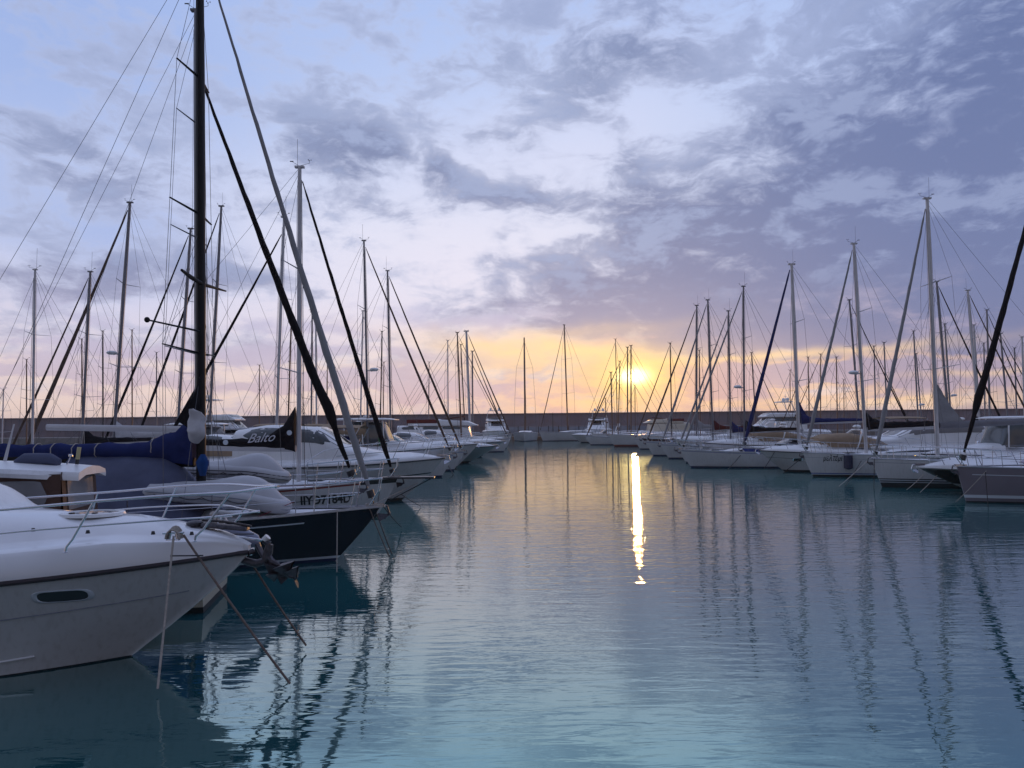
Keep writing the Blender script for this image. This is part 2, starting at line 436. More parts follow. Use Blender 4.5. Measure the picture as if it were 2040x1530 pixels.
def tag(o, label=None, cat=None, group=None, kind=None):
    if label: o['label'] = label
    if cat: o['category'] = cat
    if group: o['group'] = group
    if kind: o['kind'] = kind
    return o
def empty(name, loc, rz=0.0):
    o = bpy.data.objects.new(name, None); o.empty_display_size = .3
    o.location = loc; o.rotation_euler = (0, 0, rz); COL.objects.link(o)
    return o
def place(o):                      # matrix of an unparented empty before depsgraph update
    return Matrix.Translation(o.location) @ o.rotation_euler.to_matrix().to_4x4()
def loc(root, p): return place(root).inverted() @ Vector(p)
def lerp(a, b, t): return a + (b - a) * t
def V(*a): return Vector(a)
def interp(tbl, x):
    if x <= tbl[0][0]: return tbl[0][1:]
    for a, b in zip(tbl, tbl[1:]):
        if x <= b[0]:
            t = (x - a[0]) / (b[0] - a[0]); t = t * t * (3 - 2 * t) * .5 + t * .5
            return [lerp(p, q_, t) for p, q_ in zip(a[1:], b[1:])]
    return tbl[-1][1:]
def gpt(G, u, v):
    n, k = len(G) - 1, len(G[0]) - 1
    a = min(max(u, 0), 1) * n; b = min(max(v, 0), 1) * k
    i, j = min(int(a), n - 1), min(int(b), k - 1); a -= i; b -= j
    return G[i][j].lerp(G[i][j + 1], b).lerp(G[i + 1][j].lerp(G[i + 1][j + 1], b), a)
def patch(mb, G, u0, u1, v0, v1, off=.008, nu=10, nv=4, m=0, round_=0.0):
    """a pane lying just proud of the lofted surface G; v0, v1 may be (start, end) pairs"""
    p = lambda x, t: lerp(x[0], x[1], t) if isinstance(x, tuple) else x
    c = sum((q_ for r_ in G for q_ in r_), Vector()) / (len(G) * len(G[0]))
    Q = []
    for i in range(nu + 1):
        t = i / nu; u = lerp(u0, u1, t); va, vb = p(v0, t), p(v1, t)
        if round_:
            e = min(t, 1 - t) / round_
            if e < 1:
                k = 1 - math.sqrt(max(0, 1 - (1 - e) ** 2)); mid = (va + vb) / 2
                va, vb = lerp(va, mid, k * .98), lerp(vb, mid, k * .98)
        row = []
        for j in range(nv + 1):
            v = lerp(va, vb, j / nv); q_ = gpt(G, u, v); h = .01
            a = gpt(G, u + h, v) - gpt(G, u - h, v); b = gpt(G, u, v + h) - gpt(G, u, v - h)
            nr = a.cross(b)
            if nr.length < 1e-9: nr = q_ - c
            nr.normalize()
            if nr.dot(q_ - V(q_.x, 0, c.z - .3)) < 0: nr = -nr
            row.append(q_ + nr * off)
        Q.append(row)
    mb.grid(Q, m)
    return Q

# ------------------------------------------------------------------ hulls
class Hull:
    def __init__(s, L, B, fb, rake=.6, p=.7, e=2.0, sw=.75, k0=.45, k1=.9, tr=0.0, draft=.5, tm=.58, tip=.03, drop=0.0):
        s.__dict__.update(L=L, B=B, fb=fb, rake=rake, p=p, e=e, sw=sw, k0=k0, k1=k1, tr=tr, draft=draft, tm=tm, tip=tip)
    def dw(s, t):
        if t < s.tm: w = 1 - (1 - t / s.tm) ** s.e
        else: w = 1 - (1 - s.sw) * ((t - s.tm) / (1 - s.tm)) ** 2
        return max(s.B / 2 * w, s.tip)
    def sheer(s, t):
        a, b, c = s.fb
        if t < .6: return lerp(a, b, 1 - (1 - t / .6) ** 1.7)
        return lerp(b, c, ((t - .6) / .4) ** 1.5)
    def hw(s, t, z):
        d = s.dw(t); w = d * lerp(s.k0, s.k1, min(1, t / .5) ** .8); h = s.sheer(t)
        if z >= 0: return w + (d - w) * (min(z / h, 1.2) ** s.p)
        return w * max(0, 1 - (-z / s.draft) ** 2.2)
    def x(s, t, z):
        h = s.sheer(t); f = 1 - max(min(z / h, 1.1), -.5)
        return -t * s.L - s.rake * (abs(f) ** 1.15 * (1 if f > 0 else -1)) * (1 - t) ** 4 + s.tr * max(0, min(1, z / h)) * t ** 8
    def pt(s, t, z, side, off=0.0):
        return V(s.x(t, z), side * (s.hw(t, z) + off), z)
    def t_at(s, x, z):
        a, b = 0.0, 1.0
        for _ in range(30):
            m_ = (a + b) / 2
            if s.x(m_, z) > x: a = m_
            else: b = m_
        return (a + b) / 2
    def build(s, root, bands, n=26, name='hull', fine=1):
        """bands: [(row, material)] upward; row = ('w', z) waterline height or ('s', distance under the sheer)"""
        ts = [(i / n) ** 1.35 for i in range(n + 1)]
        rows, mi, mats = [('w', -s.draft * .98), ('w', -s.draft * .6), ('w', -.05)], [0, 0], [bands[0][1]]
        prev = ('w', -.05)
        for rw, mt in bands:
            if mt not in mats: mats.append(mt)
            k = mats.index(mt)
            steps = fine if (rw[0] == prev[0] and abs(rw[1] - prev[1]) < .25) else 5
            for q_ in range(1, steps + 1):
                rows.append(('mix', prev, rw, q_ / steps)); mi.append(k)
            prev = rw
        mi.insert(2, mi[1]) if False else None
        def zz(rw, t):
            h = s.sheer(t)
            if rw[0] == 'w': return min(rw[1], h)
            if rw[0] == 's': return h - rw[1]
            return lerp(zz(rw[1], t), zz(rw[2], t), rw[3])
        mb = MB(); side_g = {}
        for sd in (-1, 1):
            G = [[s.pt(t, zz(rw, t), sd) for rw in rows] for t in ts]
            side_g[sd] = G
            mb.grid(G, (lambda i, j: mi[min(j, len(mi) - 1)] if j < 2 else mi[min(j, len(mi) - 1)]))
        for j in range(len(rows) - 1):      # transom and stem faces
            for G0 in ((side_g[-1][-1], side_g[1][-1]), (side_g[-1][0], side_g[1][0])):
                a, b = G0
                mb.add([a[j], a[j + 1], b[j + 1], b[j]], [(0, 1, 2, 3)], mi[min(j, len(mi) - 1)])
        mb.add([q_ for t in ts for q_ in (s.pt(t, rows and -s.draft * .98, -1), s.pt(t, -s.draft * .98, 1))],
               [(2 * i, 2 * i + 1, 2 * i + 3, 2 * i + 2) for i in range(n)], 0)
        return mb.build(name, mats, root, 50)
    def deck(s, root, m='deck', inset=.02, camber=.06, dz=-.03, n=20, name='deck', t1=1.0):
        mb = MB(); G = []
        for i in range(n + 1):
            t = t1 * (i / n) ** 1.3; h = s.sheer(t) + dz; w = max(s.hw(t, s.sheer(t)) - inset, .01)
            G.append([V(s.x(t, h), w * a, h + camber * (1 - a * a) * min(1, w)) for a in (-1, -.8, -.4, 0, .4, .8, 1)])
        mb.grid(G); return mb.build(name, m, root)
    def rail_line(s, z_off, t0, t1, n=16, inset=0.0):
        out = []
        for sd in (-1, 1):
            out.append([s.pt(lerp(t0, t1, i / n), s.sheer(lerp(t0, t1, i / n)), sd, -inset) + V(0, 0, z_off) for i in range(n + 1)])
        return out

def house(root, stations, name, mt, m=14, e=.45, n=22, wins=(), glass='glass', cap=True, wname='window', frame=None):
    """cabin lofted through stations (x, half width, base z, height); wins: patches in (u0,u1,v0,v1)"""
    x0, x1 = stations[0][0], stations[-1][0]; G = []
    tb = [(abs(a[0] - x0),) + tuple(a[1:]) for a in stations]
    for i in range(n + 1):
        d = abs(x1 - x0) * i / n; hw, z0, h = interp(tb, d)[:3]
        row = []
        for j in range(m + 1):
            th = PI * j / m; c, s_ = math.cos(th), math.sin(th)
            row.append(V(x0 + (x1 - x0) * i / n, -hw * (1 if c > 0 else -1) * abs(c) ** e, z0 + h * abs(s_) ** (e * 1.05)))
        G.append(row)
    o = MB().grid(G, 0, cap0=cap, cap1=cap).build(name, mt, root)
    for w in wins:
        mb = MB(); patch(mb, G, *w[:4], off=w[5] if len(w) > 5 else .01, nu=12, nv=5, round_=.12)
        mb.build(wname, w[4] if len(w) > 4 else glass, o)
    return o, G

def fabric_rough(p, k, f): return p + V(noise.noise(p * f), noise.noise(p * f + V(9, 3, 1)), noise.noise(p * f + V(2, 7, 5))) * k

def sail_cover(parent, a, b, h0, h1, w0, w1, mt, mast_rise=.5, n=18, seg=12, name='sail_cover', sag=0.0):
    """stowed mainsail under its cover along the boom from mast end a to aft end b"""
    G = []
    for i in range(n + 1):
        t = i / n; p = a.lerp(b, t)
        rise = mast_rise * max(0, 1 - t / .28) ** 2
        h = lerp(h0, h1, t ** .8) + rise; w = lerp(w0, w1, t)
        d = (b - a).normalized(); sd = d.cross(V(0, 0, 1)).normalized()
        lump = 1 + .06 * math.sin(i * 2.3) + .04 * math.sin(i * 5.1)
        row = []
        for k in range(seg):
            an = 2 * PI * k / seg
            u = math.cos(an) * w * lump; v = math.sin(an)
            z = h * (.5 + .5 * v) * lump if v > -.5 else h * .25 * (.5 + v)
            row.append(fabric_rough(p + sd * u * (1 - .45 * max(0, v)) + V(0, 0, z - sag * math.sin(PI * t)), .02, 2.2))
        G.append(row)
    return MB().grid(G, 0, close=True, cap0=True, cap1=True).build(name, mt, parent, 60)

def furled(parent, top, foot, r, mt, kink=0.0, n=30, seg=8, name='furled_genoa', drum=True, rt=.4):
    pts, rs = [], []
    L = (top - foot).length; ax = (foot - top).normalized()
    nr = ax.cross(V(0, 1, 0)).normalized()
    for i in range(n + 1):
        t = i / n
        sag = math.sin(PI * t) * L * .006
        p = top.lerp(foot, t * .965) + V(0, 0, -sag)
        p += nr * (.004 * math.sin(t * 40) + .004 * math.sin(t * 97 + 1)) * min(1, r / .07)
        if kink: p += nr * (kink * r * .5 * max(0, 1 - abs(t - .86) / .07))
        k = rt + (1 - rt) * min(1, t / .78)
        if t < .03: k = .22
        if t > .93: k *= lerp(1, .5, (t - .93) / .07)
        if kink and t >= .9: k *= .66
        k *= 1 + .05 * math.sin(t * 61) + .04 * math.sin(t * 143)
        if kink and .82 < t < .9: k *= 1.12
        pts.append(p); rs.append(r * k)
    o = MB().tube(pts, rs, seg).build(name, mt, parent, 60)
    if drum:
        a = top.lerp(foot, .972)
        MB().tube([a, a.lerp(foot, .45)], r * 1.0, 10).tube([a, foot], .012, 6).build('furling_drum', 'dark', o)
    else: MB().tube([top.lerp(foot, .96), foot], .012, 6).build('forestay', 'wire', o)
    return o

def tubes(name, paths, r, mt, parent, seg=6):
    mb = MB()
    for p in paths: mb.tube(p, r, seg)
    return mb.build(name, mt, parent, 60)

def catenary(a, b, sag, n=12):
    a, b = Vector(a), Vector(b)
    return [a.lerp(b, i / n) + V(0, 0, -sag * 4 * (i / n) * (1 - i / n)) for i in range(n + 1)]

def rope(name, a, b, r, mt, label, sag=.1, cat='mooring rope', group=None):
    a = Vector(a); root = MB().tube([p - a for p in catenary(a, b, sag, 14)], r, 6).build(name, mt, None, 60)
    root.location = a
    return tag(root, label, cat, group)

def textmesh(root, txt, size, pos_fn, mt, name, shear=0.0, bold=.0, spacing=1.0, font_scale_x=1.0, width=None):
    cu = bpy.data.curves.new('txt', 'FONT'); cu.body = txt; cu.size = size; cu.shear = shear; cu.offset = bold
    cu.space_character = spacing; cu.resolution_u = 3
    ob = bpy.data.objects.new('txt', cu); COL.objects.link(ob)
    dg = bpy.context.evaluated_depsgraph_get()
    me = bpy.data.meshes.new_from_object(ob.evaluated_get(dg))
    bpy.data.objects.remove(ob)
    if width:
        xs = [v.co.x for v in me.vertices]; font_scale_x = width / (max(xs) - min(xs))
    for v in me.vertices: v.co = pos_fn(v.co.x * font_scale_x, v.co.y)
    me.name = name; me.materials.clear(); me.materials.append(M[mt])
    o = bpy.data.objects.new(name, me); COL.objects.link(o); o.parent = root
    return o
def hull_text(root, H, txt, size, x_left, z, side, mt='ink', **k):
    sg = 1 if side < 0 else -1
    def fn(u, v):
        xx = x_left + sg * u; zz = z + v; t = H.t_at(xx, zz)
        return H.pt(t, zz, side, .006)
    return textmesh(root, txt, size, fn, mt, 'lettering', **k)

def hull_oval(root, H, xc, zc, w, h, side, name='porthole', ring='stripe_white', glass='glass', tilt=0.0):
    def ringpts(k, off, n=20):
        out = []
        for i in range(n):
            an = 2 * PI * i / n; c, s_ = math.cos(an), math.sin(an)
            u = w / 2 * k * (1 if c > 0 else -1) * abs(c) ** .38; v = h / 2 * k * (1 if s_ > 0 else -1) * abs(s_) ** .8
            xx, zz = xc + u, zc + v + u * tilt
            out.append(H.pt(H.t_at(xx, zz), zz, side, off))
        return out
    p = MB(); G = [ringpts(1.25, .002), ringpts(1.18, .016), ringpts(1.04, .018), ringpts(1.0, .006)]
    p.grid(G, 0, close=True); o = p.build(name, ring, root)
    mb = MB(); g = ringpts(1.0, .007); c = sum(g, Vector()) / len(g)
    mb.add(g + [c], [(i, (i + 1) % len(g), len(g)) for i in range(len(g))]); mb.build('pane', glass, o)
    return o

# ------------------------------------------------------------------ rig
def rig(root, mx, base_z, top, mr, mcol, H, spr=2, lod=1, jib=None, boom=None, inst=True, backstay=True, radar=None,
        jibtop=.97, wire_r=.006, spr_len=None, spr_sweep=.12, antenna=True, shroudcol='wire', flagh=False, bow=None):
    base = V(mx, 0, base_z); top = Vector(top); Lm = (top - base).length
    seg = 12 if lod == 0 else 8
    at = lambda f: base.lerp(top, f)
    mb = MB(); mb.tube([base, at(.75), top], [mr, mr, mr * .78], seg, flat=.72)
    mb.box(top + V(.0, 0, .02), (mr * 3.0, mr * 1.3, mr * .6))
    mast = mb.build('mast', mcol, root)
    beam = H.B / 2
    sp = []
    for i in range(spr):
        f = (i + 1) / (spr + 1) * .98 + .02
        ln = (spr_len if spr_len else beam * .8) * (1 - .18 * i)
        p = at(f)
        for sd in (-1, 1):
            q_ = p + V(-ln * spr_sweep * 1.5, sd * ln, .06 * ln)
            MB().tube([p, q_], [mr * .36, mr * .2] if lod < 2 else .03, 6, flat=.5).build('spreader', mcol if lod else mcol, mast)
            sp.append((i, sd, q_))
    if inst:
        tx = top + V(0, 0, .05); ib = MB(); K = .6 if lod == 0 else .5
        w = max(.005, wire_r)
        ib.tube([tx + V(-.05, 0, 0), tx + V(.55, 0, .16) * K], w, 5).tube([tx + V(.55, 0, .16) * K, tx + V(.55, 0, .34) * K], w, 5)
        if lod < 2:
            for a in (0, 2.1, 4.2): ib.ball(tx + (V(.55, 0, .34) + V(.09 * math.cos(a), .09 * math.sin(a), 0)) * K, .03 * K, nu=4, nv=6)
        ib.tube([tx, tx + V(-.42, 0, .26) * K], w, 5).box(tx + V(-.45, 0, .28) * K, (.2 * K, .012, .05 * K))
        ib.build('masthead_instruments', 'dark', mast)
    if antenna and inst:
        MB().tube([top + V(-.08, .03, 0), top + V(-.09, .03, 1.0)], .006, 4).build('antenna', 'dark', mast)
    if radar:
        p = at(radar) ; q_ = p + V(.34, 0, 0)
        rb = MB(); rb.tube([p, q_ + V(0, 0, -.06)], .035, 6).ball(q_ + V(.1, 0, .04), .27, nu=6, nv=14, sc=(1, 1, .42))
        rb.build('radar', 'white', mast)
    # wires
    chain_x = mx - .15
    tc_ = H.t_at(chain_x, H.fb[1]); cw = H.dw(tc_) - .05; cz = H.sheer(tc_)
    for sd in (-1, 1):
        pts = [at(.97)] + [q_ for i, s_, q_ in sorted(sp, key=lambda z: -z[0]) if s_ == sd] + [V(chain_x, sd * cw, cz)]
        MB().tube(pts, wire_r, 4).build('shroud', shroudcol, root)
        if lod < 2 and sp:
            f = (1) / (spr + 1) * .98
            MB().tube([at(f), V(chain_x + .35, sd * cw, cz)], wire_r, 4).build('shroud', shroudcol, root)
            if spr > 1 and lod == 0:
                MB().tube([at(2 / (spr + 1) * .98), [q_ for i, s_, q_ in sp if i == 0 and s_ == sd][0]], wire_r, 4).build('shroud', shroudcol, root)
    if backstay:
        sx = -H.L + .2; z = H.sheer(1)
        if lod < 2:
            mid = V(sx * .0 + lerp(mx, sx, .8), 0, lerp(top.z, z, .8))
            MB().tube([top, mid, V(sx, H.dw(1) * .7, z)], wire_r, 4).tube([mid, V(sx, -H.dw(1) * .7, z)], wire_r, 4).build('backstay', shroudcol, root)
        else: MB().tube([top, V(sx, 0, z)], wire_r, 4).build('backstay', shroudcol, root)
    if lod < 2:     # halyards
        hb = MB()
        for k, (ox, oy) in enumerate(((.16, .05), (.2, -.06), (-.2, .02), (.1, .12))):
            hb.tube([at(.96) + V(ox * .4, oy * .3, 0), base + V(ox, oy, .3)], wire_r * .8, 4)
        hb.build('halyard', 'rope_dark', mast)
    fx = bow if bow is not None else V(-.12, 0, H.fb[0] + .02)
    if jib:
        jt = at(jibtop) + V(mr * .9, 0, 0)
        furled(root, jt, fx, jib.get('r', .07), jib.get('m', 'sail_grey'), kink=jib.get('kink', 0), n=40 if lod == 0 else 22,
               seg=12 if lod == 0 else 8, rt=jib.get('rt', .4))
    elif lod < 2 or not jib:
        MB().tube([at(jibtop), fx], wire_r * 1.3, 4).build('forestay', shroudcol, root)
    if boom:
        bz = boom.get('z', base_z + 1.1); f = (bz - base_z) / (top.z - base_z)
        a = at(f) + V(-mr, 0, 0); b = a + V(-boom['len'], 0, boom.get('rise', .1))
        br = boom.get('r', .07)
        bo = MB().tube([a, b], br, 10, flat=1.3).build('boom', boom.get('m', 'alu'), root)
        if boom.get('cover'):
            sail_cover(bo, a + V(-.02, 0, br * .6), b + V(.25, 0, br * .6), boom.get('h', .32), boom.get('h1', .16), boom.get('w', .17), .09, boom['cover'],
                       mast_rise=boom.get('rise_mast', .5), n=22 if lod == 0 else 14)
        if lod < 2:
            tubes('topping_lift', [[b, at(.985)]], wire_r, shroudcol, bo, 4)
            tubes('mainsheet', [[a.lerp(b, .75), V(a.x - boom['len'] * .75, .1, base_z + .1)], [a.lerp(b, .75), V(a.x - boom['len'] * .75 - .1, -.1, base_z + .1)]], .01, 'rope', bo, 4)
    return mast, at

def pulpit(root, H, h=.62, reach=1.3, lod=1, r=.014):
    z0 = H.fb[0]; mb = MB()
    for sd in (-1, 1):
        t1 = H.t_at(-reach, z0); p1 = H.pt(t1, H.sheer(t1), sd, -.04); tm = H.t_at(-reach * .45, z0); p2 = H.pt(tm, H.sheer(tm), sd, -.03)
        top1 = p1 + V(.04, 0, h); nose = V(.02, sd * .12, z0 + h + .03)
        mb.tube([p1, top1, p2 + V(.12, 0, h + .02), nose], r, 6)
        mb.tube([p2, p2 + V(.10, sd * .02, h)], r, 6)
        mb.tube([V(-.25, sd * .08, z0), V(-.02, sd * .12, z0 + h * .6), nose], r, 6)
        mb.tube([top1 - V(0, 0, h * .48), p2 + V(.1, 0, h * .55)], r * .8, 6)
    mb.tube([V(.02, -.12, z0 + h + .03), V(.06, 0, z0 + h + .03), V(.02, .12, z0 + h + .03)], r, 6)
    mb.build('pulpit', 'steel', root)

def guard(root, H, t0=.14, t1=.93, n=7, h=.6, r=.011, both=True):
    for i in range(n):
        t = lerp(t0, t1, i / (n - 1))
        for sd in (-1, 1):
            p = H.pt(t, H.sheer(t), sd, -.05)
            MB().tube([p, p + V(0, 0, h)], r, 5).build('stanchion', 'steel', root)
    for sd in (-1, 1):
        for k in (h, h * .52):
            pts = [H.pt(lerp(t0, t1, i / 12), H.sheer(lerp(t0, t1, i / 12)), sd, -.05) + V(0, 0, k - .003) for i in range(13)]
            MB().tube(pts, .005, 4).build('lifeline', 'steel', root)

def anchor(root, p, s=1.0, m='darkmetal'):
    p = Vector(p); mb = MB()
    mb.tube([p + V(-.35, 0, .04) * s, p + V(.10, 0, .0) * s, p + V(.16, 0, -.20) * s, p + V(.02, 0, -.36) * s], [.025 * s, .03 * s, .035 * s, .03 * s], 6)
    mb.add([p + V(.22, 0, -.24) * s, p + V(-.1, .17, -.42) * s, p + V(-.1, -.17, -.42) * s, p + V(-.16, 0, -.2) * s, p + V(0, 0, -.34) * s],
           [(0, 1, 4), (0, 4, 2), (1, 3, 4), (4, 3, 2), (0, 3, 1), (0, 2, 3)])
    o = mb.build('anchor', m, root, 30)
    MB().box(p + V(-.2, .07 * s, .02), (.5 * s, .012, .09 * s)).box(p + V(-.2, -.07 * s, .02), (.5 * s, .012, .09 * s)).tube([p + V(.03, -.07 * s, .0), p + V(.03, .07 * s, .0)], .03 * s, 8).build('bow_roller', 'steel', root)
    return o

SHORT = {}
def sailboat(name, short, label, bow, d, L, B, fb, heading, bands, mast=None, spr=2, mcol='alu', mr=.08, jib=None, boom=None, lod=1,
             cabin='white', group='boats moored in the marina', rake=.7, toe='alu', hood=None, deckm='deck', bim=None, radar=None, jibtop=.97,
             cat='sailing yacht', p=.6, tr=.0, anchor_on=True, windows=True, wire_r=None, mast_d=None, hullk=None, spr_len=None, antenna=True,
             flag=None, wheel=True, back_fb=None, cab_h=.36, glass='glass'):
    bp = PX(bow[0], bow[1], d)
    root = empty(name, (bp.x, bp.y, 0), heading)
    z0 = bp.z if fb is None else fb[0]
    if fb is None: fb = (z0, z0 * .82, z0 * .86)
    H = Hull(L, B, fb, rake=rake, p=p, tr=tr, **(hullk or {}))
    H.build(root, bands, n=30 if lod == 0 else (20 if lod == 1 else 12))
    H.deck(root, deckm, n=20 if lod < 2 else 10)
    if toe:
        tb = MB()
        for ln in H.rail_line(.012, 0, 1, 20): tb.tube(ln, .022, 5)
        tb.build('toe_rail', toe, root)
    zd = fb[1]
    # coachroof
    cx0, cx1 = -L * .26, -L * .68; cw = B * .30
    wins = []
    if windows: wins = [(.22, .86, (.10, .10), (.20, .26), glass), (.22, .86, (.90, .90), (.80, .74), glass)]
    cb, CG = house(root, [(cx0, cw * .35, fb[0] * .3 + zd * .68, .04), (cx0 - L * .07, cw * .7, zd, cab_h * .6), (lerp(cx0, cx1, .5), cw, zd, cab_h), (cx1, cw, zd, cab_h * 1.15)],
                   'coachroof', cabin, wins=wins, n=16 if lod < 2 else 8, m=12 if lod < 2 else 8)
    if lod < 2:
        hx = lerp(cx0, cx1, .28); hz = gpt(CG, .28, .5).z
        MB().box((hx, 0, hz + .02), (.5, .5, .05), ch=.02).build('hatch', 'glass_grey', cb)
        MB().box((cx0 + .5, 0, H.sheer(.2) + .06), (.5, .5, .05), ch=.02).build('hatch', 'glass_grey', root)
        for sd in (-1, 1):
            MB().tube([V(cx1 + .2, sd * cw * .9, zd), V(cx1 - 1.0, sd * cw * 1.1, zd + .25), V(-L + .7, sd * cw * 1.1, zd + .22)], .09, 8).build('coaming', cabin, root)
            MB().tube([V(cx1 - .3, sd * cw * 1.1, zd + .3), V(cx1 - .3, sd * cw * 1.1, zd + .46)], [.07, .05], 10).build('winch', 'steel', root)
        if wheel:
            wb = MB(); c = V(-L * .84, 0, zd + .75)
            wb.tube([c + V(0, .4 * math.cos(a * PI / 8), .4 * math.sin(a * PI / 8)) for a in range(17)], .014, 5)
            for a in range(3): wb.tube([c - V(0, .4 * math.cos(a * PI / 3), .4 * math.sin(a * PI / 3)), c + V(0, .4 * math.cos(a * PI / 3), .4 * math.sin(a * PI / 3))], .008, 4)
            wb.box((c.x + .08, 0, zd + .35), (.14, .2, .75), ch=.03)
            wb.build('steering_wheel', 'steel', root)
        pulpit(root, H, lod=lod)
        guard(root, H, n=7 if lod == 0 else 6)
        z1 = H.sheer(1); w1 = H.dw(1) - .06
        for sd in (-1, 1):
            pb = MB()
            q_ = H.pt(.93, H.sheer(.93), sd, -.05)
            pb.tube([q_, q_ + V(0, 0, .6), V(-L + .1, sd * w1, z1 + .6), V(-L + .1, sd * w1 * .25, z1 + .6), V(-L + .1, sd * w1 * .25, z1)], .013, 6)
            pb.tube([V(-L + .1, sd * w1, z1), V(-L + .1, sd * w1, z1 + .6)], .013, 6)
            pb.build('pushpit', 'steel', root)
        if anchor_on: anchor(root, V(.08, 0, fb[0] + .03), .8)
    if hood:
        hw = cw * 1.05; hz = zd + cab_h
        house(root, [(cx1 + .85, hw * .9, hz - .06, .03), (cx1 + .45, hw, hz - .15, .5), (cx1 - .1, hw * 1.02, hz - .25, .78), (cx1 - .75, hw * 1.02, hz - .3, .80)], 'sprayhood', hood, n=10, m=10,
              wins=[(.12, .48, .22, .78, 'vinyl')] if lod < 2 else ())
    if bim:
        b0, b1 = cx1 - .9, -L + .5; hz = zd + 1.95; hw = cw * 1.15
        G = [[V(lerp(b0, b1, i / 6), hw * a, hz + .12 * (1 - a * a) + .03 * math.sin(PI * i / 6)) for a in (-1, -.6, 0, .6, 1)] for i in range(7)]
        G2 = [[q_ - V(0, 0, .03) for q_ in r_] for r_ in G]
        o = MB().grid(G).grid(G2).build('bimini', bim, root)
        fb_ = []
        for sd in (-1, 1):
            fb_ += [[V((b0 + b1) / 2, sd * hw * 1.02, zd + .2), V(b0, sd * hw, hz)], [V((b0 + b1) / 2, sd * hw * 1.02, zd + .2), V(b1, sd * hw, hz)]]
        tubes('bimini_frame', fb_, .013, 'steel', o)
    if mast:
        bx, tx, ty = mast; md = mast_d or bp.y
        mw = PX(bx, 850, md); ml = loc(root, (mw.x, mw.y, 0)); ml.y = 0
        tw = PX(tx, ty, md); tl = loc(root, (tw.x, tw.y, tw.z)); 
        rr = wire_r or max(.005, bp.y * .00016)
        bz = zd + (cab_h if -ml.x > L * .3 else 0) * .9
        rig(root, ml.x, bz, tl, mr, mcol, H, spr, lod, jib, boom, radar=radar, jibtop=jibtop, wire_r=rr, spr_len=spr_len, antenna=antenna)
    if flag:
        s = V(-L + .05, -.3, H.sheer(1) + .5)
        make_flag(root, s, flag)
    tag(root, label, cat, group); SHORT[root.name] = short
    return root, H

def make_flag(root, s, cols, h=1.1, w=.55, name='ensign'):
    o = MB().tube([s + V(0, 0, -.5), s + V(-.15, 0, h)], .012, 6).build('flagstaff', 'dark', root)
    for k, c in enumerate(cols):
        G = []
        for i in range(5):
            u = (k + i / 4) * w / len(cols)
            G.append([s + V(-.15 - u * .5, .04 * math.sin(u * 16), h - .02 - u * .55 - .4 * j / 4) for j in range(5)])
        G2 = [[q_ + V(0, .006, 0) for q_ in r_] for r_ in G]
        MB().grid(G).grid(G2).build(name, c, o)

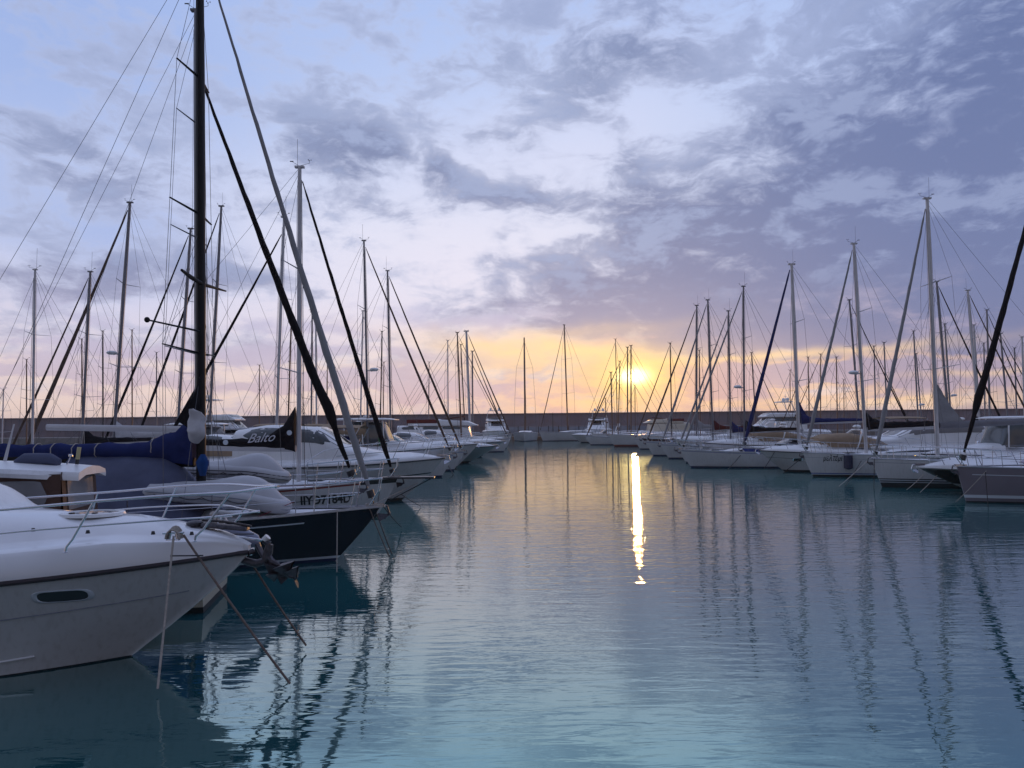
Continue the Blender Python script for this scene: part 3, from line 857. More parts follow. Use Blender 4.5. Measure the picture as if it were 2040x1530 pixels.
def motorboat(name, short, label, bow, d, L, B, fb, heading, bands, style='express', cabin='white', group='boats moored in the marina', lod=1,
              rake=1.3, p=1.2, rub='dark', glass='glass_grey', top='white', cover=None, port=True, scale_h=1.0, cat='motor yacht', hullk=None, arch=True, rail=True, flag=None):
    bp = PX(bow[0], bow[1], d)
    root = empty(name, (bp.x, bp.y, 0), heading)
    if fb is None: fb = (bp.z, bp.z * .86, bp.z * .72)
    hk = dict(e=2.3, sw=.88, k0=.25, k1=.86, tm=.5, draft=.4); hk.update(hullk or {})
    H = Hull(L, B, fb, rake=rake, p=p, **hk)
    H.build(root, bands, n=22 if lod < 2 else 12)
    if rub:
        tb = MB()
        for ln in H.rail_line(-.02, 0, 1, 22): tb.tube(ln, .03, 6)
        tb.tube([H.pt(0, fb[0], -1) + V(.02, 0, -.02), H.pt(0, fb[0], 1) + V(.02, 0, -.02)], .035, 6)
        tb.build('rub_rail', rub, root)
    # moulded foredeck
    G = []
    n = 22 if lod < 2 else 12
    for i in range(n + 1):
        t = i / n; h = H.sheer(t); w = H.dw(t); sc = min(1, w / .7); rise = min(1, t / .3) ** .8
        prof = [(0, 0), (.0, .05), (-.05, .14), (-.14, .20), (-.35, .21 + .06 * rise), (-.55, .24 + .12 * rise), (-.8, .27 + .2 * rise)]
        row = [V(H.x(t, h), -(w + a * sc), h + z * min(1, sc * 1.1) * .8) for a, z in prof if w + a * sc > 0]
        while len(row) < 7: row.append(V(row[-1].x, min(0, row[-1].y * .3), row[-1].z))
        row = row[:7]; ctr = V(row[0].x, 0, row[-1].z + .02)
        G.append(row + [ctr] + [V(q_.x, -q_.y, q_.z) for q_ in reversed(row)])
    dk = MB().grid(G, 0, cap0=True, cap1=True).build('deck', 'white', root)
    z1 = fb[1] + .15; hw = B * .36; s = scale_h
    if style == 'express':
        st = [(-L * .20, hw * .35, z1 + .12, .05), (-L * .33, hw * .85, z1 + .05, .34 * s), (-L * .42, hw, z1, .46 * s), (-L * .56, hw, z1, 1.15 * s), (-L * .66, hw, z1, 1.22 * s), (-L * .70, hw, z1, 1.12 * s)]
        house(root, st, 'cabin', cabin, wins=[(.50, .70, .12, .88, glass), (.74, .96, (.10, .10), (.34, .36), glass), (.74, .96, (.90, .90), (.66, .64), glass)], e=.5)
    elif style == 'cruiser':      # sleek hardtop, long side windows
        st = [(-L * .18, hw * .3, z1 + .12, .05), (-L * .30, hw * .85, z1 + .05, .40 * s), (-L * .36, hw, z1, .55 * s), (-L * .50, hw * 1.02, z1, 1.38 * s), (-L * .70, hw * 1.02, z1, 1.48 * s), (-L * .82, hw, z1, 1.30 * s)]
        house(root, st, 'cabin', cabin, wins=[(.32, .50, .2, .8, glass), (.40, .94, (.09, .09), (.30, .32), glass), (.40, .94, (.91, .91), (.70, .68), glass)], e=.42, n=28)
    elif style == 'fly':
        st = [(-L * .20, hw * .4, z1 + .1, .08), (-L * .28, hw * .85, z1, .55 * s), (-L * .34, hw, z1, .8 * s), (-L * .42, hw, z1, 1.7 * s), (-L * .78, hw, z1, 1.75 * s)]
        house(root, st, 'cabin', cabin, wins=[(.24, .38, .2, .8, glass), (.34, .96, (.12, .12), (.28, .28), glass), (.34, .96, (.88, .88), (.72, .72), glass)], e=.35)
        z2 = z1 + 1.7 * s
        house(root, [(-L * .38, hw * .9, z2, .1), (-L * .43, hw * .95, z2, .55), (-L * .7, hw * .95, z2, .5), (-L * .74, hw * .9, z2, .2)], 'flybridge', cabin, e=.3, wins=[(.05, .3, .25, .75, glass)])
        bb = MB(); z3 = z2 + 1.9
        for sd in (-1, 1):
            bb.tube([V(-L * .68, sd * hw * .9, z2 + .3), V(-L * .64, sd * hw * .7, z3)], .05, 6)
        bb.box((-L * .60, 0, z3), (1.6, hw * 1.5, .12), ch=.05)
        bb.ball((-L * .62, hw * .45, z3 + .3), .24, nu=6).ball((-L * .62, -hw * .45, z3 + .3), .24, nu=6)
        bb.tube([V(-L * .62, 0, z3), V(-L * .62, 0, z3 + 1.0)], .03, 6).box((-L * .62, 0, z3 + .7), (.05, .9, .05))
        bb.build('radar_arch', cabin, root)
    elif style == 'trawler':
        st = [(-L * .26, hw * .9, z1 - .1, .1), (-L * .27, hw, z1 - .1, 1.5), (-L * .35, hw * 1.05, z1 - .1, 1.75), (-L * .80, hw * 1.05, z1 - .1, 1.75)]
        house(root, st, 'wheelhouse', cabin, wins=[(.14, .40, (.12, .12), (.26, .26), glass), (.44, .66, (.12, .12), (.26, .26), glass), (.7, .94, (.12, .12), (.26, .26), glass)], e=.28)
        z2 = z1 + 1.6
        house(root, [(-L * .22, hw * .95, z2, .06), (-L * .30, hw, z2, .55), (-L * .50, hw, z2, .75), (-L * .72, hw, z2, .5)], 'flybridge', cabin, e=.3)
        MB().box((-L * .42, 0, z2 + .82), (L * .2, hw * 1.7, .06), ry=-.14).build('flybridge_cover', 'canvas_maroon', root)
        MB().box((-L * .62, 0, z2 + .5), (L * .22, hw * 2.02, .42), ch=.05).build('weather_cloth', 'canvas_maroon', root)
    elif style == 'open':
        house(root, [(-L * .2, hw * .4, z1, .08), (-L * .4, hw * .9, z1, .32), (-L * .5, hw, z1, .36)], 'cuddy', cabin)
        house(root, [(-L * .46, hw * .8, z1 + .25, .05), (-L * .54, hw * .95, z1 + .2, .55), (-L * .56, hw * .95, z1 + .2, .57)], 'windscreen', glass, cap=False)
    elif style == 'hardtop':
        house(root, [(-L * .2, hw * .4, z1, .1), (-L * .34, hw * .95, z1, .45), (-L * .40, hw, z1, .5)], 'cuddy', cabin)
        zc = z1 + .3
        for x in (-L * .42, -L * .55, -L * .66):
            for sd in (-1, 1): MB().tube([V(x, sd * hw * .92, zc), V(x - .1, sd * hw * .86, zc + 1.45)], .035, 6).build('pillar', cabin, root)
        house(root, [(-L * .38, hw * .9, zc, .05), (-L * .44, hw * .9, zc, 1.3), (-L * .64, hw * .9, zc, 1.35)], 'windscreen', glass, e=.3, cap=False)
        house(root, [(-L * .36, hw * .8, zc + 1.42, .04), (-L * .42, hw * 1.0, zc + 1.42, .12), (-L * .7, hw * 1.0, zc + 1.42, .13), (-L * .74, hw * .95, zc + 1.42, .05)], 'hardtop', top, e=.4)
    if cover:
        z2 = z1 + .25
        house(root, [(-L * .44, hw * .9, z2, .5), (-L * .52, hw * 1.05, z2 - .1, .8), (-L * .7, hw * 1.08, z2 - .1, .85), (-L * .9, hw * 1.02, z2 - .2, .6), (-L * .98, hw, z2 - .3, .4)], 'cockpit_cover', cover, e=.5)
    if arch and style in ('express', 'open'):
        ab = MB(); xa = -L * .72; za = z1 + 1.35 * s
        for sd in (-1, 1): ab.tube([V(xa + .1, sd * hw * 1.05, z1 - .1), V(xa - .35, sd * hw * .95, za - .1), V(xa - .5, sd * hw * .6, za + .1)], .09, 8, flat=.6)
        ab.tube([V(xa - .5, -hw * .6, za + .1), V(xa - .5, hw * .6, za + .1)], .09, 8, flat=.6)
        ab.ball((xa - .5, 0, za + .3), .24, nu=6, sc=(1, 1, .5))
        ab.build('radar_arch', cabin, root)
    if port and lod < 2:
        for xx in (-L * .26, -L * .36):
            for sd in (-1, 1): hull_oval(root, H, xx, H.sheer(.3) * .62, .42, .16, sd, ring='steel')
    if rail and lod < 2:
        rb = []
        for sd in (-1, 1):
            top_, mid_ = [V(.15, sd * .02, fb[0] + .78)], [V(.0, sd * .02, fb[0] + .45)]
            for i in range(9):
                t = .02 + .46 * i / 8; p_ = H.pt(t, H.sheer(t), sd, -.16 * min(1, i / 3)); hh = .82 * (1 - .25 * (i / 8) ** 3)
                top_.append(p_ + V(.3, 0, hh)); mid_.append(p_ + V(.2, 0, hh * .55))
                if i in (1, 3, 5, 7): rb.append([p_ + V(0, 0, .12), p_ + V(.3, 0, hh)])
            t = .52; top_.append(H.pt(t, H.sheer(t), sd, -.16) + V(0, 0, .2))
            rb += [top_, mid_[:-1]]
        tubes('bow_rail', rb, .015, 'steel', root)
        anchor(root, V(.12, 0, fb[0] + .08), .8, 'steel')
    if flag: make_flag(root, V(-L + .1, 0, fb[2] + .5), flag)
    tag(root, label, cat, group); SHORT[root.name] = short
    return root, H
# ------------------------------------------------------------------ water
def water_mat():
    m = bpy.data.materials.new('harbour_water'); m.use_nodes = True
    t = m.node_tree; t.nodes.clear(); E.tree = t
    c = t.nodes.new('ShaderNodeTexCoord')
    def mp(s, rot=0):
        n = t.nodes.new('ShaderNodeMapping'); n.inputs['Scale'].default_value = s; n.inputs['Rotation'].default_value = (0, 0, R(rot))
        t.links.new(c.outputs['Object'], n.inputs[0]); return E(n.outputs[0])
    swell = noisef(mp((.38, 1.15, 1), 6), 1.0, 2, .5, .6)
    rip = noisef(mp((.75, 3.2, 1), -4), 1.25, 2, .5, .8)
    rip2 = noisef(mp((.45, 2.2, 1), 5), 3.4, 3, .55, .5)
    fine = noisef(mp((.4, 1.8, 1), 3), 8.0, 3, .55, .3)
    calm = sstep(noisef(mp((.06, .045, 1), 20), 1.0, 3, .5, .4), .35, .68)
    s_ = t.nodes.new('ShaderNodeSeparateXYZ'); t.links.new(c.outputs['Object'], s_.inputs[0])
    X_, Y_ = E(s_.outputs[0]), E(s_.outputs[1])
    u_, v_ = (X_ - 3.0) * (1 / 8.0), (Y_ - 19.0) * (1 / 9.0)
    gust = E.m('EXPONENT', (u_ * u_ + v_ * v_) * -1.0)      # a breath of wind on the open channel
    lee = sstep(X_, -6.5, -1.0)                             # calmer between the moored boats on the left
    hgt = swell * WATER['swell'] + rip * WATER['rip'] * (calm * .5 + .5 + gust * .4) * (lee * .65 + .35) + (rip2 * WATER['rip2'] + fine * WATER['fine']) * (calm * .5 + .25 + gust * 1.6) * (lee * .8 + .2) + noisef(mp((1.0, 1.5, 1), 0), 5.0, 2, .5, .2) * gust * .0055
    bp = t.nodes.new('ShaderNodeBump'); bp.inputs['Strength'].default_value = 1.0; bp.inputs['Distance'].default_value = 1.0
    t.links.new(hgt.s, bp.inputs['Height'])
    fr = t.nodes.new('ShaderNodeFresnel'); fr.inputs['IOR'].default_value = WATER['ior']; t.links.new(bp.outputs[0], fr.inputs['Normal'])
    df = t.nodes.new('ShaderNodeBsdfDiffuse'); df.inputs['Color'].default_value = WATER['body']
    murk = noisef(mp((.10, .08, 1)), 1.0, 3, .5, .5)
    mc = mixc(sstep(murk, .4, .65), WATER['body'], WATER['body2']); t.links.new(mc.s, df.inputs['Color'])
    gs = t.nodes.new('ShaderNodeBsdfGlossy'); gs.inputs['Roughness'].default_value = .018; 
    lw = t.nodes.new('ShaderNodeLayerWeight'); lw.inputs['Blend'].default_value = .5
    tint = mixc(sstep(E(lw.outputs['Facing']), .50, .86), (.60, .98, .90, 1), (1.0, 1.0, .95, 1)); t.links.new(tint.s, gs.inputs['Color'])
    t.links.new(bp.outputs[0], gs.inputs['Normal'])
    mx = t.nodes.new('ShaderNodeMixShader'); t.links.new(fr.outputs[0], mx.inputs[0]); t.links.new(df.outputs[0], mx.inputs[1]); t.links.new(gs.outputs[0], mx.inputs[2])
    o = t.nodes.new('ShaderNodeOutputMaterial'); t.links.new(mx.outputs[0], o.inputs[0])
    return m
WATER = dict(swell=.010, rip=.0085, rip2=.0017, fine=.0005, ior=6.0, body=(.012, .072, .085, 1), body2=(.024, .11, .112, 1))
wb = MB(); wb.add([(-900, -60, 0), (900, -60, 0), (900, 1800, 0), (-900, 1800, 0)], [(0, 1, 2, 3)])
tag(wb.build('water', water_mat(), None, 0), 'turquoise grey harbour water with gentle ripples', None, None, 'structure')

# ------------------------------------------------------------------ breakwater wall, quay, pontoons
def wall_mat():
    m = bpy.data.materials.new('breakwater_concrete'); m.use_nodes = True
    t = m.node_tree; b = t.nodes['Principled BSDF']; E.tree = t
    c = t.nodes.new('ShaderNodeTexCoord'); co = E(c.outputs['Object'])
    br = t.nodes.new('ShaderNodeTexBrick'); br.inputs['Scale'].default_value = 1; br.inputs['Brick Width'].default_value = 6; br.inputs['Row Height'].default_value = 2.6
    br.inputs['Mortar Size'].default_value = .05
    br.inputs['Color1'].default_value = C(136, 128, 136); br.inputs['Color2'].default_value = C(118, 111, 120); br.inputs['Mortar'].default_value = C(118, 104, 108)
    s = t.nodes.new('ShaderNodeSeparateXYZ'); t.links.new(co.s, s.inputs[0])
    cb = comb(E(s.outputs[0]), E(s.outputs[2]), 0.0); t.links.new(cb.s, br.inputs['Vector'])
    n = noisef(co, .5, 6, .6, .2)
    col = mixc(sstep(n, .35, .7), E(br.outputs['Color']), C(132, 116, 118)); t.links.new(col.s, b.inputs['Base Color'])
    b.inputs['Roughness'].default_value = .9
    return m
M['wallc'] = wall_mat()
WY = 168.0
wl = MB()
wl.box((0, WY, 2.2), (760, 2.4, 6.2)).box((0, WY - .05, 5.38), (760, 2.9, .22)).box((0, WY - .4, 2.6), (760, 2.0, .25))
for k in range(-48, 49): wl.box((k * 7.5, WY - 1.25, 2.6), (.5, .22, 5.2))
o = wl.build('breakwater_wall', 'wallc', None, 30); tag(o, 'long brownish grey concrete breakwater wall closing the harbour', 'wall')
qb = MB(); qb.box((0, 161, .35), (720, 11, 1.7), ch=.08)
o = qb.build('quay', 'concrete', None, 30); tag(o, None, None, None, 'structure')
q0, q1 = PX(1012, 850, 156).x, PX(1420, 850, 156).x
br_ = empty('quay_barrier', (q0, 156.6, 1.2)); tag(br_, 'pale grey panel barrier with dark posts along the far quay', 'barrier')
x = 0
while x < q1 - q0:
    MB().box((x + 1.05, 0, .68), (1.96, .05, 1.2), ch=.01).build('panel', 'stripe_grey', br_)
    MB().box((x, -.02, .75), (.12, .12, 1.5), ch=.02).build('post', 'dark', br_)
    x += 2.1
MB().box(((q1 - q0) / 2, 0, 1.42), (q1 - q0, .1, .07)).build('top_rail', 'alu', br_)
def pier(name, x0, x1, y0, y1, label, z=.62):
    root = empty(name, ((x0 + x1) / 2, y0, 0)); tag(root, label, 'pier')
    L = y1 - y0
    MB().box((0, L / 2, z - .12), (x1 - x0, L, .24), ch=.04).build('walkway', 'concrete', root)
    mb = MB()
    for i in range(int(L / 6) + 1):
        for sd in (-1, 1): mb.tube([V(sd * (x1 - x0) * .36, min(i * 6 + 1, L), -1.5), V(sd * (x1 - x0) * .36, min(i * 6 + 1, L), z - .2)], .2, 10)
    o = mb.build('pile', 'concrete', root)
    return root
pier('pier', -16.4, -14.4, 4, 150, 'concrete walkway pier behind the left row of boats')
pier('pier', 29.2, 31.2, 8, 150, 'concrete walkway pier behind the right row of boats')
pc = PX(1080, 870, 138)
o = MB().box((0, 0, .32), (11.0, 3.2, .62), ch=.05).tube([(-4, 1, 0), (-4, 1, 1.9)], .12, 8).tube([(4, 1, 0), (4, 1, 1.9)], .12, 8).build('floating_pontoon', 'teak', None, 30)
o.location = (pc.x, 150, 0); tag(o, 'brown floating pontoon in front of the far quay between two boats', 'pontoon')
lp = PX(1101, 780, 155)
lamp_ = MB().tube([(0, 0, 0), (0, 0, 4.2)], [.09, .06], 8).build('quay_post', 'dark', None); lamp_.location = (lp.x, 155.6, 1.2)
tag(lamp_, 'dark bare post standing on the far quay right of the pontoon', 'post')

# ------------------------------------------------------------------ near motor yacht (left foreground)
def near_yacht():
    hd = 0
    bp = PX(497, 1098, 10.1)
    root = empty('motor_yacht', (bp.x, bp.y, 0), hd)
    H = Hull(11.0, 3.5, (1.34, 1.10, 1.0), rake=1.55, p=1.35, e=2.35, sw=.9, k0=.42, k1=.97, tm=.50, draft=.5, tip=.05)
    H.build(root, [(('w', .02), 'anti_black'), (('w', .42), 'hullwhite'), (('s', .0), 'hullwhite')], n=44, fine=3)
    tb = MB()
    for sd in (-1, 1):
        tb.tube([H.pt((i / 40) ** 1.2, H.sheer((i / 40) ** 1.2), sd, .01) + V(0, 0, .01) for i in range(41)], .032, 8)
    tb.tube([H.pt(0, H.fb[0], -1, .01), H.pt(0, H.fb[0], 0) + V(.05, 0, .01), H.pt(0, H.fb[0], 1, .01)], .032, 8)
    tb.build('rub_rail', mat('dark_rubber_strip', (.022, .012, .016, 1), .5, var=.3), root)
    # thin chine line and spray rail
    cb = MB()
    for sd in (-1, 1):
        ln = [H.pt(.03 + .9 * i / 30, lerp(.86, .55, i / 30) * H.sheer(.03 + .9 * i / 30) * .78, sd, .004) for i in range(31)]
        cb.tube(ln, .009, 5)
    cb.build('moulded_line', 'stripe_grey', root)
    for sd in (-1, 1):
        cb = MB(); cb.tube([H.pt(.16 + .8 * i / 26, lerp(.22, .07, min(1, i / 9)), sd, .006) for i in range(27)], .016, 6); cb.build('spray_rail', 'hullwhite', root)
    # moulded gunwale and deck
    G = []; n = 60
    for i in range(n + 1):
        t = (i / n) ** 1.25; h = H.sheer(t); w = H.dw(t); sc = min(1, (w / .9)) ** .8
        up = 1 if t > .03 else (t / .03) ** .5
        k = min(1, t / .22)
        prof = [(.012, .03), (.018, .08), (.0, .19), (-.05, .29), (-.085, .335), (-.10, .345), (-.30, .375), (-.50, .40),
                (-.56, .415 + .01 * k), (-.66, .44 + .10 * k * k), (-.95, .46 + .30 * min(1, max(0, t - .03) / .3)), (-1.25, .47 + .36 * min(1, max(0, t - .03) / .33))]
        row = []
        for a, z in prof:
            y = w + a * (sc if a < 0 else 1) * min(1, w / 1.25 + .0)
            row.append(V(H.x(t, h) + .03 * (1 - t) ** 8 * (a > 0), -max(y, .0), h + (z * (.35 + .65 * sc) - .0) * (up * .5 + .5)))
        G.append(row + [V(row[0].x, 0, row[-1].z + .02)] + [V(q_.x, -q_.y, q_.z) for q_ in reversed(row)])
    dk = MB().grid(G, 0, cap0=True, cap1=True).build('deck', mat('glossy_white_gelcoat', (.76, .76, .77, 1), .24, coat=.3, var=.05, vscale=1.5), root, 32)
    zt = lambda x, y: max((q_.z for r_ in G for q_ in r_ if abs(q_.x - x) < .12 and abs(q_.y - y) < .18), default=1.7)
    # forward hatch, oval
    hc = loc(root, PX(180, 1036, 10.05)); hx = hc.x; hz = zt(hx, 0) - .03
    rb = MB(); Gs = []
    for k, dz in ((1.16, -.01), (1.12, .03), (1.0, .035), (.96, .02)):
        Gs.append([V(hx + .36 * k * math.cos(a * PI / 18), .30 * k * math.sin(a * PI / 18), hz + dz) for a in range(36)])
    ht = rb.grid(Gs, 0, close=True).build('deck_hatch', 'white', root)
    g = Gs[-1]; MB().add(g + [V(hx, 0, hz + .04)], [(i, (i + 1) % 36, 36) for i in range(36)]).build('pane', 'glass_grey', ht)
    for a in (-.15, .15): MB().box((hx + a, -.22, hz + .035), (.05, .05, .03)).build('latch', 'dark', ht)
    # windscreen base and cabin rising at the left edge
    st = [(-2.6, .55, 1.60, .05), (-3.25, .95, 1.62, .30), (-3.8, 1.12, 1.62, .62), (-4.6, 1.18, 1.6, 1.15), (-5.6, 1.2, 1.55, 1.45), (-7.4, 1.2, 1.5, 1.5), (-8.2, 1.15, 1.45, 1.3)]
    house(root, st, 'cabin', 'white', e=.5, m=20, n=34, wins=[(.20, .40, .16, .84, 'glass_grey', .008), (.30, .92, (.10, .10), (.26, .34), 'glass_grey'), (.30, .92, (.90, .90), (.74, .66), 'glass_grey')], wname='windscreen')
    # rail from measured points
    rail_top = {-1: [(0, 1016, 8.95), (187, 999, 9.0), (330, 988, 9.2), (460, 981, 9.6), (520, 972, 9.9), (549, 969, 10.1)]}
    P = lambda p: loc(root, PX(*p))
    near = [P((-420, 1050, 8.75))] + [P(p) for p in rail_top[-1]]
    nearm = [P((-420, 1110, 8.75)), P((0, 1063, 8.92)), P((160, 1049, 9.0)), P((330, 1036, 9.25)), P((420, 1030, 9.6)), P((515, 1019, 10.05))]
    mir = lambda l: [V(p.x, -p.y, p.z) for p in l]
    for ln, r_ in ((near, .0175), (nearm, .012)):
        m2 = mir(ln); m2[-1] = ln[-1]
        tubes('bow_rail', [smooth_path(ln), smooth_path(m2)], r_, 'steel', root, 10)
    MB().ball(near[-1], .026, nu=6, nv=10).ball(nearm[-1], .022, nu=6, nv=10).build('rail_joint', 'steel', root)
    for b_, t_ in (((-90, 1120, 8.75), (-30, 1019, 8.9)), ((130, 1100, 8.92), (187, 999, 9.0)), ((388, 1078, 9.45), (459, 981, 9.6))):
        for sd in (1, -1):
            a, b = P(b_), P(t_); a.y = abs(a.y) * (-1 if sd > 0 else 1); b.y = abs(b.y) * (-1 if sd > 0 else 1)
            foot = V(a.x, a.y, a.z)
            MB().tube([foot, foot + V(.012, 0, .06), a.lerp(b, .25), b], .0145, 8).ball(foot, .03, nu=4, nv=10, sc=(1, 1, .4)).build('stanchion', 'steel', root)
    # cleats with rope turns
    for sd in (-1, 1):
        c = P((345, 1075, 9.3)); c.y = abs(c.y) * sd; c.z = zt(c.x, c.y) + .005 if False else c.z
        cb = MB(); cb.tube([c + V(-.13, 0, .075), c + V(.13, 0, .085)], [.012, .012], 8).tube([c + V(-.05, 0, 0), c + V(-.03, 0, .08)], .014, 8).tube([c + V(.05, 0, 0), c + V(.03, 0, .08)], .014, 8).box(c, (.16, .06, .015), ch=.005)
        cl = cb.build('cleat', 'steel', root)
        if sd < 0:
            kb = MB()
            for k in range(4):
                kb.tube([c + V(-.085 + .004 * k + .085 * (1 - math.cos(a * PI / 8)), -.02 + .02 * k, .01 + (.11 + .012 * k) * math.sin(a * PI / 8)) for a in range(9)], .013, 6)
            kb.build('rope_turns', 'rope', root)
        f = P((372, 1107, 9.2)); f.y = abs(f.y) * sd
        MB().box(f + V(0, 0, 0), (.40, .012, .016), ch=.003).build('fairlead_strip', 'dark', root)
    for px, py in ((66, 1057), (175, 1061), (305, 1063), (382, 1064)):
        p_ = P((px, py, 9.35)); MB().tube([p_ - V(0, 0, .01), p_ + V(0, 0, .03)], [.028, .018], 8).build('deck_fitting', 'dark', root)
    # windlass and chain gear
    w_ = P((385, 1046, 10.05)); w_.y = 0
    wl_ = MB().tube([w_ + V(0, 0, -.08), w_ + V(0, 0, -.02)], [.15, .13], 18).tube([w_ + V(0, 0, -.02), w_ + V(0, 0, .03)], [.10, .11], 18).ball(w_ + V(0, 0, .03), .105, nu=6, nv=16, sc=(1, 1, .25)).build('windlass', 'darkmetal', root)
    MB().box(w_ + V(.40, 0, -.03), (.62, .16, .05), ch=.02, ry=.10).build('chain_plate', 'darkmetal', root)
    tubes('anchor_chain', [[w_ + V(.1, .0, .06), w_ + V(.4, .02, .03), w_ + V(.75, 0, -.03)]], .018, 'darkmetal', root)
    k_ = P((425, 1040, 10.3)); mb = MB(); random.seed(3)
    for k in range(7):
        a = k * .9; mb.tube([k_ + V(.10 * math.cos(a) * i / 3 + .02 * math.sin(i * 2 + k), .12 * math.sin(a) * i / 3, .10 - .035 * i) for i in range(5)], .017, 6)
    mb.ball(k_ + V(0, 0, .09), .055, nu=5, nv=8).build('rope_coil', 'rope', root)
    # bow roller cheeks, fairing and plough anchor hanging beyond the stem
    def ap(px, py, d=10.15): return P((px, py, d))
    mb = MB()
    mb.tube([ap(443, 1066), ap(470, 1070), ap(526, 1076)], [.02, .022, .014], 8)
    mb.build('anchor_shank', 'steel', root)
    an = MB()
    an.tube([ap(475, 1110), ap(490, 1118), ap(510, 1123), ap(528, 1118), ap(534, 1100), ap(537, 1084)], [.05, .05, .055, .06, .06, .05], 10)
    an.tube([ap(534, 1108), ap(540, 1118), ap(556, 1126)], [.05, .05, .03], 8)
    an.tube([ap(537, 1084), ap(525, 1076)], [.045, .04], 8)
    fl = lambda a, b, c, k: an.add([ap(*a) + V(0, -k, 0), ap(*b) + V(0, -k * .3, 0), ap(*c), ap(*a) + V(0, k, 0), ap(*b) + V(0, k * .3, 0)], [(0, 1, 2), (3, 2, 4), (0, 2, 3), (0, 3, 4, 1)])
    fl((552, 1128), (585, 1118), (574, 1150), .22); fl((538, 1140), (556, 1142), (546, 1158), .2); fl((530, 1120), (570, 1135), (545, 1160), .10)
    fl((574, 1136), (594, 1128), (590, 1152), .16)
    an.build('anchor', 'darkmetal', root, 35)
    MB().tube([ap(527, 1076), ap(534, 1069)], [.045, .045], 10).build('roller', 'white', root)
    MB().tube([ap(497, 1103), ap(503, 1098), ap(503, 1092)], [.035, .03, .03], 8).build('bow_eye', 'steel', root)
    # grey keel guard plate under the roller
    for xx, zz, s_ in ((P((135, 1184, 8.9)).x, 1.0, -1), (P((135, 1184, 8.9)).x, 1.0, 1)):
        t = H.t_at(xx, zz); wz = P((135, 1184, 10.1 - H.hw(t, 1.0)))
        hull_oval(root, H, wz.x, wz.z, .47, .135, s_, tilt=-.03, glass='black')
    for xx in (-4.6, -5.6):
        for s_ in (-1, 1): hull_oval(root, H, xx, .78, .47, .14, s_, glass='black')
    tag(root, 'white motor yacht with oval porthole and steel bow rail, nearest boat at left', 'motor yacht')
    SHORT[root.name] = 'near white motor yacht'
    return root, H
def smooth_path(pts, k=5):
    out = []
    n = len(pts)
    for i in range(n - 1):
        p0, p1, p2, p3 = pts[max(i - 1, 0)], pts[i], pts[i + 1], pts[min(i + 2, n - 1)]
        for j in range(k):
            t = j / k
            out.append(.5 * ((2 * p1) + (p2 - p0) * t + (2 * p0 - 5 * p1 + 4 * p2 - p3) * t * t + (3 * p1 - p0 - 3 * p2 + p3) * t ** 3))
    out.append(pts[-1]); return out
L1, H1 = near_yacht()
rope('mooring_rope', PX(346, 1068, 9.28), PX(314, 1372, 8.68), .013, 'rope', 'pale rope hanging straight down from the near white yacht into the water', sag=0)
rope('mooring_rope', PX(366, 1066, 9.3), PX(578, 1362, 8.75), .014, 'rope_brown', 'long slanting rope from the near white yacht cleat into the water', sag=.03)
rope('mooring_rope', PX(503, 1125, 10.2), PX(610, 1286, 10.3), .014, 'rope_brown', 'slanting rope from under the near white yacht bow anchor to the water', sag=.02)

